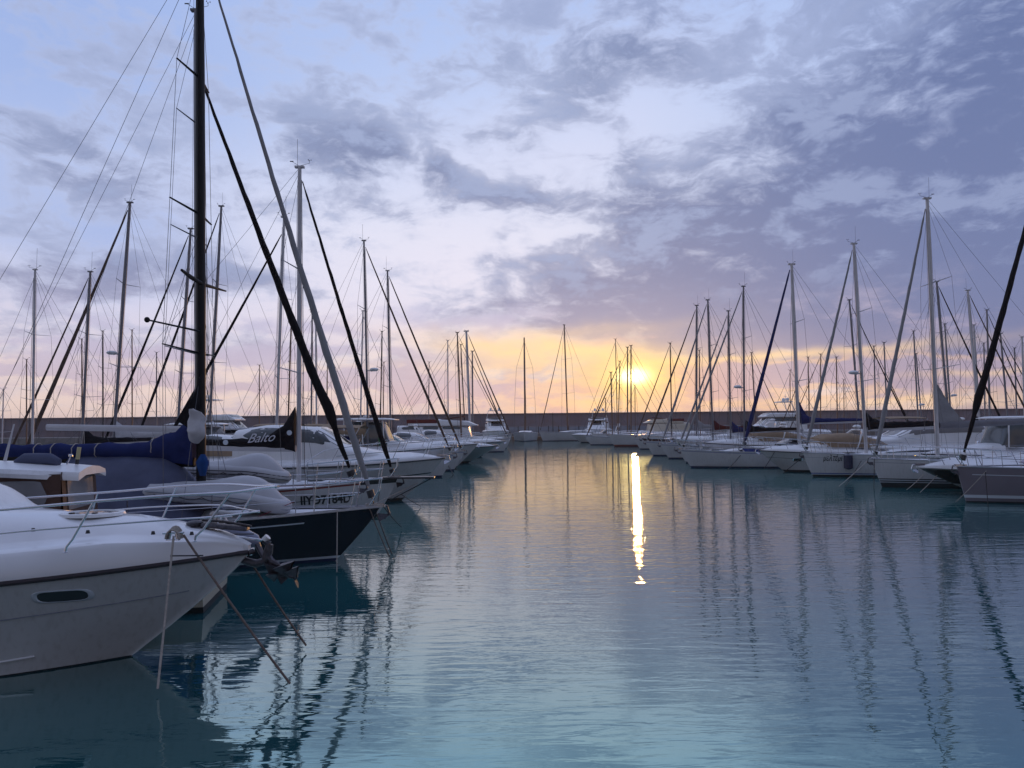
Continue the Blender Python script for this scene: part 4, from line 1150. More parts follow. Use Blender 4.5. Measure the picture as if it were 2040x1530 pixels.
# ------------------------------------------------------------------ small cabin boat with hardtop between the near yacht and the navy yacht
def cabin_boat():
    st = PX(402, 1190, 12.7)
    root = empty('cabin_boat', (st.x, 13.3, 0), R(10))        # stern towards the channel
    H = Hull(7.0, 2.3, (1.1, .6, .42), rake=.9, p=1.0, e=2.2, sw=.92, k0=.3, k1=.88, tm=.5, draft=.35)
    sub = empty('hull_mount', (0, 0, 0)); bpy.data.objects.remove(sub)
    o = H.build(root, [(('w', .1), 'anti_black'), (('s', 0), 'cream')], n=24); o.rotation_euler = (0, 0, PI); o.location = (-7.0, 0, 0)
    d = H.deck(root, 'white', name='deck'); d.rotation_euler = (0, 0, PI); d.location = (-7.0, 0, 0)
    # hardtop
    P = lambda px, py, dd: loc(root, PX(px, py, dd))
    a = P(196, 937, 13.2); x1 = a.x; x0 = x1 - 4.2; z = a.z
    G = []
    for i in range(15):
        t = i / 14; x_ = lerp(x0, x1, t); droop = -.12 * max(0, (t - .55) / .45) ** 1.6; w = .82 * (1 - .25 * max(0, (t - .8) / .2) ** 2)
        zz = z + .13 + droop
        G.append([V(x_, w * a_, zz + .06 * (1 - a_ * a_) + dz) for a_, dz in ((-1, -.13), (-1.02, -.06), (-.96, 0), (-.5, .02), (0, .03), (.5, .02), (.96, 0), (1.02, -.06), (1, -.13), (.5, -.10), (-.5, -.10))])
    MB().grid(G, 0, close=True, cap0=True, cap1=True).build('hardtop', 'white', root)
    # canvas and clear vinyl sides hanging under it
    zb = z - .72; zt_ = z + .03
    def side(y, xs):
        for k in range(len(xs) - 1):
            xa, xb = xs[k], xs[k + 1]
            G = [[V(lerp(xa, xb, i / 8) + (.05 + .04 * math.sin(k * 2 + i)) * (1 - j / 6) * .6, y + .025 * math.sin(i * 1.3 + k) , lerp(zb, zt_ - (.03 if k else 0), j / 6)) for j in range(7)] for i in range(9)]
            o = MB().grid(G).build('side_curtain', 'vinylframe', root)
            mb = MB(); patch(mb, G, .16, .86, .14, .86, off=.012, nu=8, nv=6, round_=.2); mb.build('clear_window', 'vinyl', o)
    side(-.74, [x0 + .2, x0 + 1.4, x1 - 1.5, x1 - .22]); side(.74, [x0 + .2, x0 + 1.4, x1 - 1.5, x1 - .22])
    G = [[V(x1 - .22 + .06 * (1 - j / 6), lerp(-.74, .74, i / 8), lerp(zb, zt_, j / 6)) for j in range(7)] for i in range(9)]
    ac = MB().grid(G).build('aft_curtain', 'vinylframe', root)
    mb = MB(); Gw = [[q_ + V(.012, 0, 0) for q_ in r_[1:6]] for r_ in G[1:8]]; mb.grid(Gw).build('clear_window', 'vinyl', ac)
    house(root, [(x0 - .6, .9, .75, .4), (x0 + .2, 1.0, .75, z - 1.25), (x1 - .2, .98, .7, z - 1.33)], 'cabin_side', 'vinylframe', e=.3)
    # things on the roof that belong to it
    q_ = P(72, 922, 12.9)
    c = [P(36, 921, 12.6), P(50, 915, 12.6), P(75, 915, 12.6), P(100, 915, 12.6), P(114, 920, 12.6)]
    MB().tube([c[0] + V(-.02, 0, -.02)] + c[1:4] + [c[4] + V(.03, 0, -.02)], [.07, .10, .105, .10, .07], 12).build('rolled_cover', 'canvas_grey', root)
    b_ = P(153, 925, 12.8); t_ = P(158, 891, 12.8)
    MB().tube([b_, b_.lerp(t_, .3)], .03, 8).build('light_base', 'dark', root)
    MB().tube([b_.lerp(t_, .3), t_], .032, 10).build('deck_light', 'yellow', root)
    b_ = P(133, 926, 12.8); t_ = P(141, 907, 12.8)
    MB().tube([b_, t_], .012, 6).box(t_, (.06, .06, .04), ch=.01).build('short_antenna', 'steel', root)
    b_ = P(8, 925, 12.7); t_ = P(28, 845, 12.7)
    MB().tube([b_, t_], [.03, .012], 8).build('tilted_antenna', 'mast_white', root)
    # tilted outboard
    ob = MB()
    A = lambda px, py: P(px, py, 13.0)
    cw = [A(452, 1052), A(470, 1052), A(492, 1064), A(514, 1077)]
    mtr = empty('outboard', (0, 0, 0)); mtr.parent = root
    MB().tube([A(449, 1058), A(460, 1058), A(480, 1068), A(508, 1080), A(516, 1083)], [.08, .135, .15, .13, .06], 14).build('cowling', 'cowl', mtr)
    MB().tube([A(512, 1083), A(520, 1100), A(535, 1125), A(552, 1140)], [.10, .09, .07, .06], 10, flat=.5).tube([A(552, 1140), A(584, 1150)], [.06, .03], 10) \
        .add([A(545, 1135) + V(0, .01, 0), A(560, 1165) + V(0, .01, 0), A(575, 1150) + V(0, .01, 0), A(545, 1135) - V(0, .01, 0), A(560, 1165) - V(0, .01, 0), A(575, 1150) - V(0, .01, 0)], [(0, 1, 2), (3, 5, 4), (0, 3, 4, 1), (1, 4, 5, 2), (2, 5, 3, 0)]).build('leg', 'darkmetal', mtr)
    c = A(588, 1150); pr = MB().ball(c, .05, nu=5, nv=8)
    for k in range(3):
        a = 2 * PI * k / 3 + .4; d_ = V(.3, math.cos(a), math.sin(a)).normalized(); s_ = V(0, -math.sin(a), math.cos(a))
        pr.add([c, c + d_ * .10 + s_ * .07 + V(.02, 0, 0), c + d_ * .19 + s_ * .04, c + d_ * .18 - s_ * .05, c + d_ * .08 - s_ * .05 - V(.02, 0, 0)], [(0, 1, 2, 3, 4)])
    pr.build('propeller', 'darkmetal', mtr)
    tag(root, 'small cabin boat with white hardtop and brown framed clear curtains behind the near yacht', 'cabin boat')
    return root
cabin_boat()
# ------------------------------------------------------------------ navy sailing yacht with the thick black mast
AW = ('w', .0)
navy, HN = sailboat('sailing_yacht', 'navy sailing yacht', 'navy blue hulled sailing yacht with thick black mast and white stripes',
    (757, 1009), 17.0, 12.0, 3.7, (1.18, .95, .98), 0,
    [(('w', .07), 'anti_blue'), (('w', .125), 'stripe_white'), (('s', .17), 'navy'), (('s', .0), 'navy')],
    mast=(403, 398, -110), spr=3, mcol='mast_black', mr=.135, jib=dict(m='sail_grey', r=.082, rt=.2), lod=0, deckm='deck', jibtop=.985,
    boom=dict(len=5.0, z=2.22, m='mast_black', r=.085, cover='canvas_blue', h=.42, h1=.27, w=.20, rise_mast=.62, rise=.12), rake=1.0, toe='alu',
    cab_h=.30, spr_len=1.35, wire_r=.006, mast_d=17.0)
# white cove stripe stopping short of the bow, white slots of the toe rail
cv = MB(); Q = [[HN.pt(.12 + .8 * i / 30, HN.sheer(.12 + .8 * i / 30) - k, s_, .004) for k in (.165, .195)] for s_ in (-1,) for i in range(31)]
cv.grid(Q); Q = [[HN.pt(.12 + .8 * i / 30, HN.sheer(.12 + .8 * i / 30) - k, 1, .004) for k in (.165, .195)] for i in range(31)]; cv.grid(Q)
cv.build('cove_stripe', 'stripe_white', navy)
tr_ = MB(); ts_ = MB()
for sd in (-1, 1):
    tr_.grid([[HN.pt(i / 60, HN.sheer(i / 60), sd, -.004) + V(0, 0, z) for z in (-.01, .055)] for i in range(61)])
    for i in range(64):
        t = .02 + i * .015
        ts_.grid([[HN.pt(t + a, HN.sheer(t + a), sd, .0015) + V(0, 0, z) for z in (.014, .036)] for a in (0, .0065)])
tr_.build('toe_rail_web', 'alu', navy); ts_.build('toe_rail_slots', 'white', navy)
def near_gear():
    P = lambda px, py, d: loc(navy, PX(px, py, d))
    # slate boom tent over the cockpit
    tops = [(100, 909, 16.2), (150, 907, 16.1), (215, 906, 16.0), (280, 909, 15.9), (300, 930, 15.6), (322, 975, 15.4), (350, 1030, 15.3)]
    T = [P(*p) for p in tops]
    G = []
    for i in range(19):
        u = i / 18 * (len(T) - 1); k = min(int(u), len(T) - 2); p = T[k].lerp(T[k + 1], u - k); row = []
        hw = 1.25 if i < 14 else 1.25 * (1 - .25 * (i - 14) / 4); zb = .98
        for j in range(9):
            a = j / 8 * 2 - 1
            zz = lerp(p.z, zb, abs(a) ** 1.3)
            row.append(fabric_rough(V(p.x + .10 * abs(a), hw * math.copysign(min(1, abs(a) ** .8), a), zz), .035, 1.6))
        G.append(row)
    MB().grid(G).build('boom_tent', 'canvas_grey', navy, 60)
    # white cloth bundled at the mast
    mb = MB(); pts = [P(384, 812, 15.8), P(392, 840, 15.8), P(388, 868, 15.8), P(392, 882, 15.8)]
    Gc = []
    for i, (p, w) in enumerate(zip(smooth_path(pts, 4), [.06, .1, .14, .17, .18, .17, .17, .16, .15, .13, .11, .07, .03])):
        Gc.append([fabric_rough(p + V(math.cos(a * PI / 5) * w, math.sin(a * PI / 5) * w * .6, 0), .11, 4.3) for a in range(10)])
    mb.grid(Gc, 0, close=True, cap0=True, cap1=True).build('bundled_sail_head', 'canvas_white', navy, 60)
    # black cloth running up from the boom to the mast, dark halyard bag
    A = [P(352, 838, 16.4), P(385, 790, 16.6), P(397, 752, 16.8), P(401, 740, 16.9)]
    mb = MB(); G = []
    for i, p in enumerate(A):
        q_ = P(400, (872, 850, 800, 742)[i], 16.9); G.append([p.lerp(q_, k / 3) + V(0, .05 * math.sin(k), 0) for k in range(4)])
    mb.grid(G); mb.grid([[p + V(0, .03, 0) for p in r_] for r_ in G]); mb.build('mainsail_head', 'sail_black', navy)
    mb = MB(); c = P(408, 925, 16.6)
    mb.tube([c + V(0, -.1, .22), c + V(.0, -.12, .05), c + V(0, -.1, -.24)], [.05, .14, .06], 10).build('blue_rope_bag', 'canvas_sky', navy, 60)
    # extra long staff to the left of the mast with a round end
    MB().tube([P(398, 660, 16.9), P(293, 637, 15.2)], [.025, .018], 6).ball(P(293, 637, 15.2), .06, nu=5, nv=8).build('spreader_light', 'mast_black', navy)
    MB().tube([P(362, 538, 15.8), P(380, 552, 16.4), P(403, 566, 17), P(450, 580, 18.2)], [.03, .05, .05, .02], 8).build('spreader', 'mast_black', navy)
near_gear()
for px in (66, 100, 142, 188, 300):
    c = loc(navy, PX(px, 886, 16.8)); c.y = 0
    MB().tube([c + V(.01 * math.sin(3 * a), .195 * math.cos(a * PI / 7), (.175 if px < 250 else .22) * math.sin(a * PI / 7) - (.15 if px < 250 else .06)) for a in range(15)], .011, 5).build('sail_tie', 'rope', navy)
def dinghy(name, label, cpx, cpy, d, Lg, yaw, tilt, mt='rubber', stripe='dark', z_off=0.0, lettering=None, roll=0.0):
    c = PX(cpx, cpy, d)
    root = empty(name, c, R(yaw)); root.rotation_euler = (R(roll), R(tilt), R(yaw))
    mb = MB(); r0 = .165; hw = .48
    # upside-down: two side tubes joining in a raised bow
    for sd in (-1, 1):
        pts, rs = [], []
        for i in range(25):
            t = i / 24
            if t < .62: x_, y_ = lerp(-Lg / 2, Lg * .2, t / .62), hw
            else:
                a = (t - .62) / .38 * PI / 2; x_, y_ = Lg * .2 + Lg * .29 * math.sin(a), hw * math.cos(a) ** .9 if a < PI / 2 - .01 else 0
            z_ = -.02 - .16 * max(0, (x_ - Lg * .15) / (Lg * .35)) ** 1.5
            pts.append(V(x_, sd * y_, z_)); rs.append(r0 * min(1, .25 + (t / .07)) if t < .07 else r0)
        mb.tube(pts, rs, 14)
    mb.build('inflatable_tube', mt, root, 60)
    G = []
    for i in range(25):
        t = i / 24; x_ = lerp(-Lg * .47, Lg * .49 + r0 * .55, t); w = (hw + r0 * .8) * (1 if t < .58 else max(.02, math.cos((t - .58) / .42 * PI / 2)) ** .62)
        keel = .16 + .26 * math.exp(-((t - .72) / .30) ** 2) if t < .72 else .16 + .26 * math.cos((t - .72) / .28 * PI / 2) - .14 * ((t - .72) / .28) ** 2
        z0 = .04 - .16 * max(0, (x_ - Lg * .15) / (Lg * .35)) ** 1.5
        G.append([V(x_, w * a, z0 + (keel - min(0, z0) * .0) * (1 - abs(a) ** 2.6)) for a in [k / 8 for k in range(-8, 9)]])
    MB().grid(G).build('bottom', mt, root, 60)
    st = MB()
    for sd in (-1, 1):
        for dz in (-.05, .03):
            pts = []
            for i in range(22):
                t = i / 21 * .98
                if t < .62: x_, y_ = lerp(-Lg / 2 + .1, Lg * .2, t / .62), hw
                else:
                    a = (t - .62) / .38 * PI / 2; x_, y_ = Lg * .2 + Lg * .29 * math.sin(a), hw * math.cos(a) ** .9
                z_ = -.02 - .16 * max(0, (x_ - Lg * .15) / (Lg * .35)) ** 1.5
                nrm = V(max(0, x_ - Lg * .2), sd * y_, 0).normalized() if t > .62 else V(0, sd, 0)
                pts.append(V(x_, sd * y_, z_ + dz) + nrm * (r0 - .005))
            st.tube(pts, .012, 5)
    st.build('rubbing_strake', stripe, root)
    MB().tube([V(lerp(-Lg * .4, Lg * .3, i / 24), -hw - r0 - .012 - .03 * abs(math.sin(i * PI / 6)), -.03 - .06 * abs(math.sin(i * PI / 6))) for i in range(25)], .009, 5).build('grab_line', 'rope_dark', root)
    if lettering:
        def fn(u, v):
            zz = -.135 + v; yy = -hw - math.sqrt(max(.001, r0 * r0 - (zz + .02) ** 2)) - .004
            return V(-Lg * .36 + u, yy, zz)
        textmesh(root, lettering, .085, fn, 'ink', 'lettering')
    return tag(root, label, 'inflatable dinghy', 'upturned dinghies on the foredecks')
dinghy('inflatable_dinghy', 'upturned pale grey inflatable on the navy yacht foredeck, tilted nose down', 438, 984, 16.7, 2.9, 2, 5, stripe='stripe_grey', z_off=0)
dinghy('inflatable_dinghy', 'white inflatable dinghy with small dark lettering, right of the black mast above the other dinghy', 474, 936, 19.6, 2.45, 0, 2, lettering='CTILUSCRAFT', mt='rubber')

# red thin line on the navy foredeck
rope('rope', PX(470, 1048, 15.9), PX(585, 1000, 16.6), .008, mat('red_line', (.2, .02, .03, 1), .8), 'thin red line lying across the navy yacht foredeck', sag=.0, cat='rope')
rope('mooring_rope', PX(736, 1013, 16.8), PX(776, 1110, 16.9), .013, 'rope_brown', 'left one of two slanting bow ropes of the navy yacht', sag=.02)
rope('mooring_rope', PX(748, 1016, 17.1), PX(781, 1104, 17.3), .013, 'rope_brown', 'right one of two slanting bow ropes of the navy yacht', sag=.02)
rope('mooring_rope', PX(672, 1016, 15.9), PX(671, 1140, 15.5), .011, 'rope', 'white rope hanging straight down the navy hull side', sag=0)
rope('mooring_rope', PX(765, 1010, 17.3), PX(800, 1050, 22), .012, 'rope_dark', 'dark rope from the navy yacht bow anchor to the water behind', sag=.03)

# ------------------------------------------------------------------ left front row
BW = lambda *a: list(a)
hyd, HH = sailboat('sailing_yacht', 'white yacht lettered IIYD7184D', 'white sailing yacht with black registration letters and thick black furled foresail',
    (716, 962), 20.5, 11.4, 3.5, (1.46, 1.2, 1.15), 0, [(('w', .1), 'anti_blue'), (('s', .36), 'hullwhite'), (('s', .34), 'black'), (('s', .05), 'hullwhite'), (('s', .0), 'stripe_red')],
    mast=(396, 391, 22), spr=3, mcol='mast_grey', mr=.10, jib=dict(m='sail_black', r=.122, kink=1.0, rt=.25), lod=0, jibtop=.86, wire_r=.006,
    boom=dict(len=4.0, z=2.95, m='mast_white', r=.07), cab_h=.36, flag=None, mast_d=20.5, windows=True)
xt = loc(hyd, PX(585, 1000, 19.3)).x
hull_text(hyd, HH, 'IIYD7184D', .32, xt, .95, -1, bold=.011, width=1.2)
hull_text(hyd, HH, 'S', .22, loc(hyd, PX(688, 990, 19.9)).x, 1.03, -1, bold=.008)
balto, HB = sailboat('sailing_yacht', 'white yacht with the Balto boom cover', 'white sailing yacht with dark strip windows, white mast and black lettered boom cover',
    (792, 953), 25.0, 12.2, 3.7, (1.27, 1.1, 1.1), 0, [(('w', .1), 'anti_black'), (('s', .14), 'hullwhite'), (('s', .0), 'black')],
    mast=(596, 597, 334), spr=2, mcol='mast_white', mr=.105, jib=dict(m='sail_black', r=.085, rt=.35), lod=0, jibtop=.955, wire_r=.006, glass='black',
    boom=dict(len=4.6, z=2.28, m='mast_white', r=.09, cover='sail_black', h=.34, h1=.14, w=.19, rise_mast=1.0), cab_h=.42, bim=None)
MB().box((.35, 0, 1.29), (1.75, .5, .06), ch=.02).tube([(1.15, 0, 1.27), (-.35, 0, .5)], .018, 6).build('bowsprit', 'black', balto)
# lettering and badges on the boom cover
def balto_text():
    b0 = loc(balto, PX(498, 882, 24.7)); yy = b0.y
    f = lambda u, v: V(b0.x + u, yy - .32 + .0 * v, b0.z + v + u * .06)
    textmesh(balto, 'Balto', .42, f, 'inkwhite', 'lettering', shear=.55, spacing=1.0)
    for px, py in ((580, 862), (454, 881)):
        c = loc(balto, PX(px, py, 24.6)); c.y = yy - .3
        MB().add([c + V(.085 * math.cos(a * PI / 9), 0, .085 * math.sin(a * PI / 9)) for a in range(18)], [tuple(range(18))]).build('round_badge', 'stripe_white', balto)
balto_text()
rope('mooring_rope', PX(832, 962, 25.3), PX(748, 1003, 24.0), .012, 'rope', 'white rope slanting left from the dark bowsprit', sag=.0)
rope('mooring_rope', PX(800, 985, 25), PX(838, 1008, 28), .012, 'rope_dark', 'dark rope under the bowsprit slanting right into the water', sag=.02)

yw, HY = motorboat('motor_yacht', 'large white motor yacht', 'large sleek white motor yacht with round dark porthole behind the bowsprit yacht',
    (884, 912), 30.5, 9.8, 3.8, None, 0, [(('w', .12), 'anti_black'), (('s', .62), 'hullwhite'), (('s', .57), 'black'), (('s', 0), 'hullwhite')], style='cruiser', rake=1.7, cover=None)
sea, _ = motorboat('motorboat', 'pale teal sports boat', 'sports boat with open windscreen, dark round fenders and pale teal bow',
    (988, 888), 60, 11.5, 3.8, None, 0, [(('w', .15), 'black'), (('s', 0), mat('pale_teal_hull', (.22, .32, .34, 1), .3))], style='express', rake=2.2)  # topsides in one even pale teal above the black band
hull_text(sea, _, 'SEA RAY', .34, -3.6, 1.05, -1) if False else None
motorboat('motorboat', 'white bow behind the sports boat', 'white sports boat showing only its long bow beyond the teal one',
    (1004, 879), 72, 11, 3.8, None, 0, [(('w', .15), 'black'), (('s', 0), 'hullwhite')], style='express', rake=2.2)
motorboat('trawler_yacht', 'maroon trimmed trawler', 'white trawler yacht with maroon flybridge cover and black antifouling, left of the far channel end',
    (1012, 874), 86, 15.5, 4.6, None, 0, [(('w', .45), 'anti_black'), (('s', 0), 'hullwhite')], style='trawler', rake=1.6)
motorboat('motorboat', 'small hardtop boat', 'white boat with flat hardtop and dark pillars, behind the large sleek yacht',
    (905, 890), 45, 9.5, 3.3, None, 0, [(('w', .12), 'anti_blue'), (('s', 0), 'hullwhite')], style='hardtop', rake=1.2)
motorboat('motorboat', 'sports boat with pale green windscreen', 'sports boat with sloping greenish windscreen beside the flat hardtop boat',
    (952, 884), 53, 11, 3.5, None, 0, [(('w', .12), 'anti_black'), (('s', 0), 'hullwhite')], style='open', rake=1.6, glass=mat('greenish_glass', (.10, .20, .19, 1), .08, spec=.8))
# small rib hauled nose first
def rib():
    c = PX(912, 925, 51); root = empty('rib_boat', (c.x, c.y, 0), R(8))
    mb = MB()
    for sd in (-1, 1):
        pts = [V(-3.4, sd * .75, .38)] + [V(lerp(-3, -.9, i / 5), sd * .75, .38 + .02 * i) for i in range(6)] + [V(-.9 + .95 * math.sin(i * PI / 12), sd * .75 * math.cos(i * PI / 12), .5 + .07 * i) for i in range(1, 7)]
        mb.tube(pts, .26, 12)
    mb.build('inflatable_tube', 'rubber', root, 60)
    mb = MB(); G = [[V(lerp(-3.3, -.3, i / 8), .62 * a * (1 - .6 * (i / 8) ** 3), .02 + .36 * abs(a) ** 1.5 + .3 * (i / 8) ** 3) for a in (-1, -.5, 0, .5, 1)] for i in range(9)]
    mb.grid(G).build('hull', 'white', root); MB().box((-1.9, 0, .75), (.5, .6, .8), ch=.05).build('console', 'white', root)
    MB().tube([(-3.5, 0, 1.1), (-3.5, 0, .65)], [.2, .16], 10).tube([(-3.55, 0, .7), (-3.6, 0, -.1)], .07, 8).build('outboard', 'dark', root)
    tag(root, 'small white inflatable boat nosing out low on the water beyond the large sleek yacht', 'inflatable boat')
rib()
rope('mooring_rope', PX(890, 922, 48), PX(914, 963, 44), .03, 'rope_dark', 'thick dark rope slanting into the water near the small inflatable boat', sag=.02)
for k, (px, py, d) in enumerate(((860, 882, 57), (885, 883, 58), (910, 883, 59))):
    c = PX(px, py + 2, d); o = MB().tube([(-.28, 0, -.22), (-.2, 0, -.18), (.2, 0, .18), (.28, 0, .22)], [.05, .24, .24, .05], 12).build('fender', 'fenderblue', None); o.location = c
    tag(o, ('dark fender at the windscreen end of the sports boat bow', 'middle dark fender on the sports boat bow', 'foremost dark fender on the sports boat bow')[k], 'fender', 'dark fenders on the sports boat')

def pull(px_list, base_d): return None
# generic front-row and back-row sailing boats: (label, heading, mast base px, top px, top py, distance, hull length, mast radius, mast colour, jib, boom cover, lod, extra)
def from_mast(label, hd, bx, tx, ty, d, L=10.5, mr=.075, mcol='mast_grey', jib=None, cover=None, lod=2, spr=2, af=.40, hull='hullwhite', radar=None, hood=None, group=None, bim=None, fb=None, jibtop=.97, boot='anti_blue', flag=None, name='sailing_yacht', short=None, boomlen=None):
    p = PX(bx, 850, d)
    sgn = 1 if hd == 0 else -1
    xb = p.x + sgn * L * af
    fbh = fb or (L * .112, L * .094, L * .097)
    root = None
    r, H = sailboat(name, short or label, label, (0, 0), 1, L, L * .31, fbh, 0, [(('w', .1), boot), (('s', .1), hull), (('s', .07), 'stripe_blue' if hull != 'navy' else 'stripe_white'), (('s', 0), hull)],
                    None, spr, mcol, mr, lod=lod, cabin='white', group=group, hood=hood, bim=bim, flag=flag)
    r.location = (xb, d, 0); r.rotation_euler = (0, 0, 0 if hd == 0 else PI)
    tw = PX(tx, ty, d); tl = loc(r, tw)
    rig(r, -L * af, fbh[1] + L * .03, tl, mr, mcol, H, spr, lod, dict(m=jib[0], r=jib[1], rt=.4) if jib else None,
        dict(len=L * .36 if not boomlen else boomlen, m='alu', r=.06, cover=cover, h=.3, w=.16, z=fbh[1] + L * .03 + 1.0) if cover or lod < 2 else None, radar=radar, wire_r=max(.006, d * .00017),
        jibtop=jibtop, antenna=(lod < 2))
    return r, H
GL = 'sailing yachts moored beyond the left pier'
GR = 'sailing yachts moored beyond the right pier'
GF = 'yachts at the far end of the harbour'
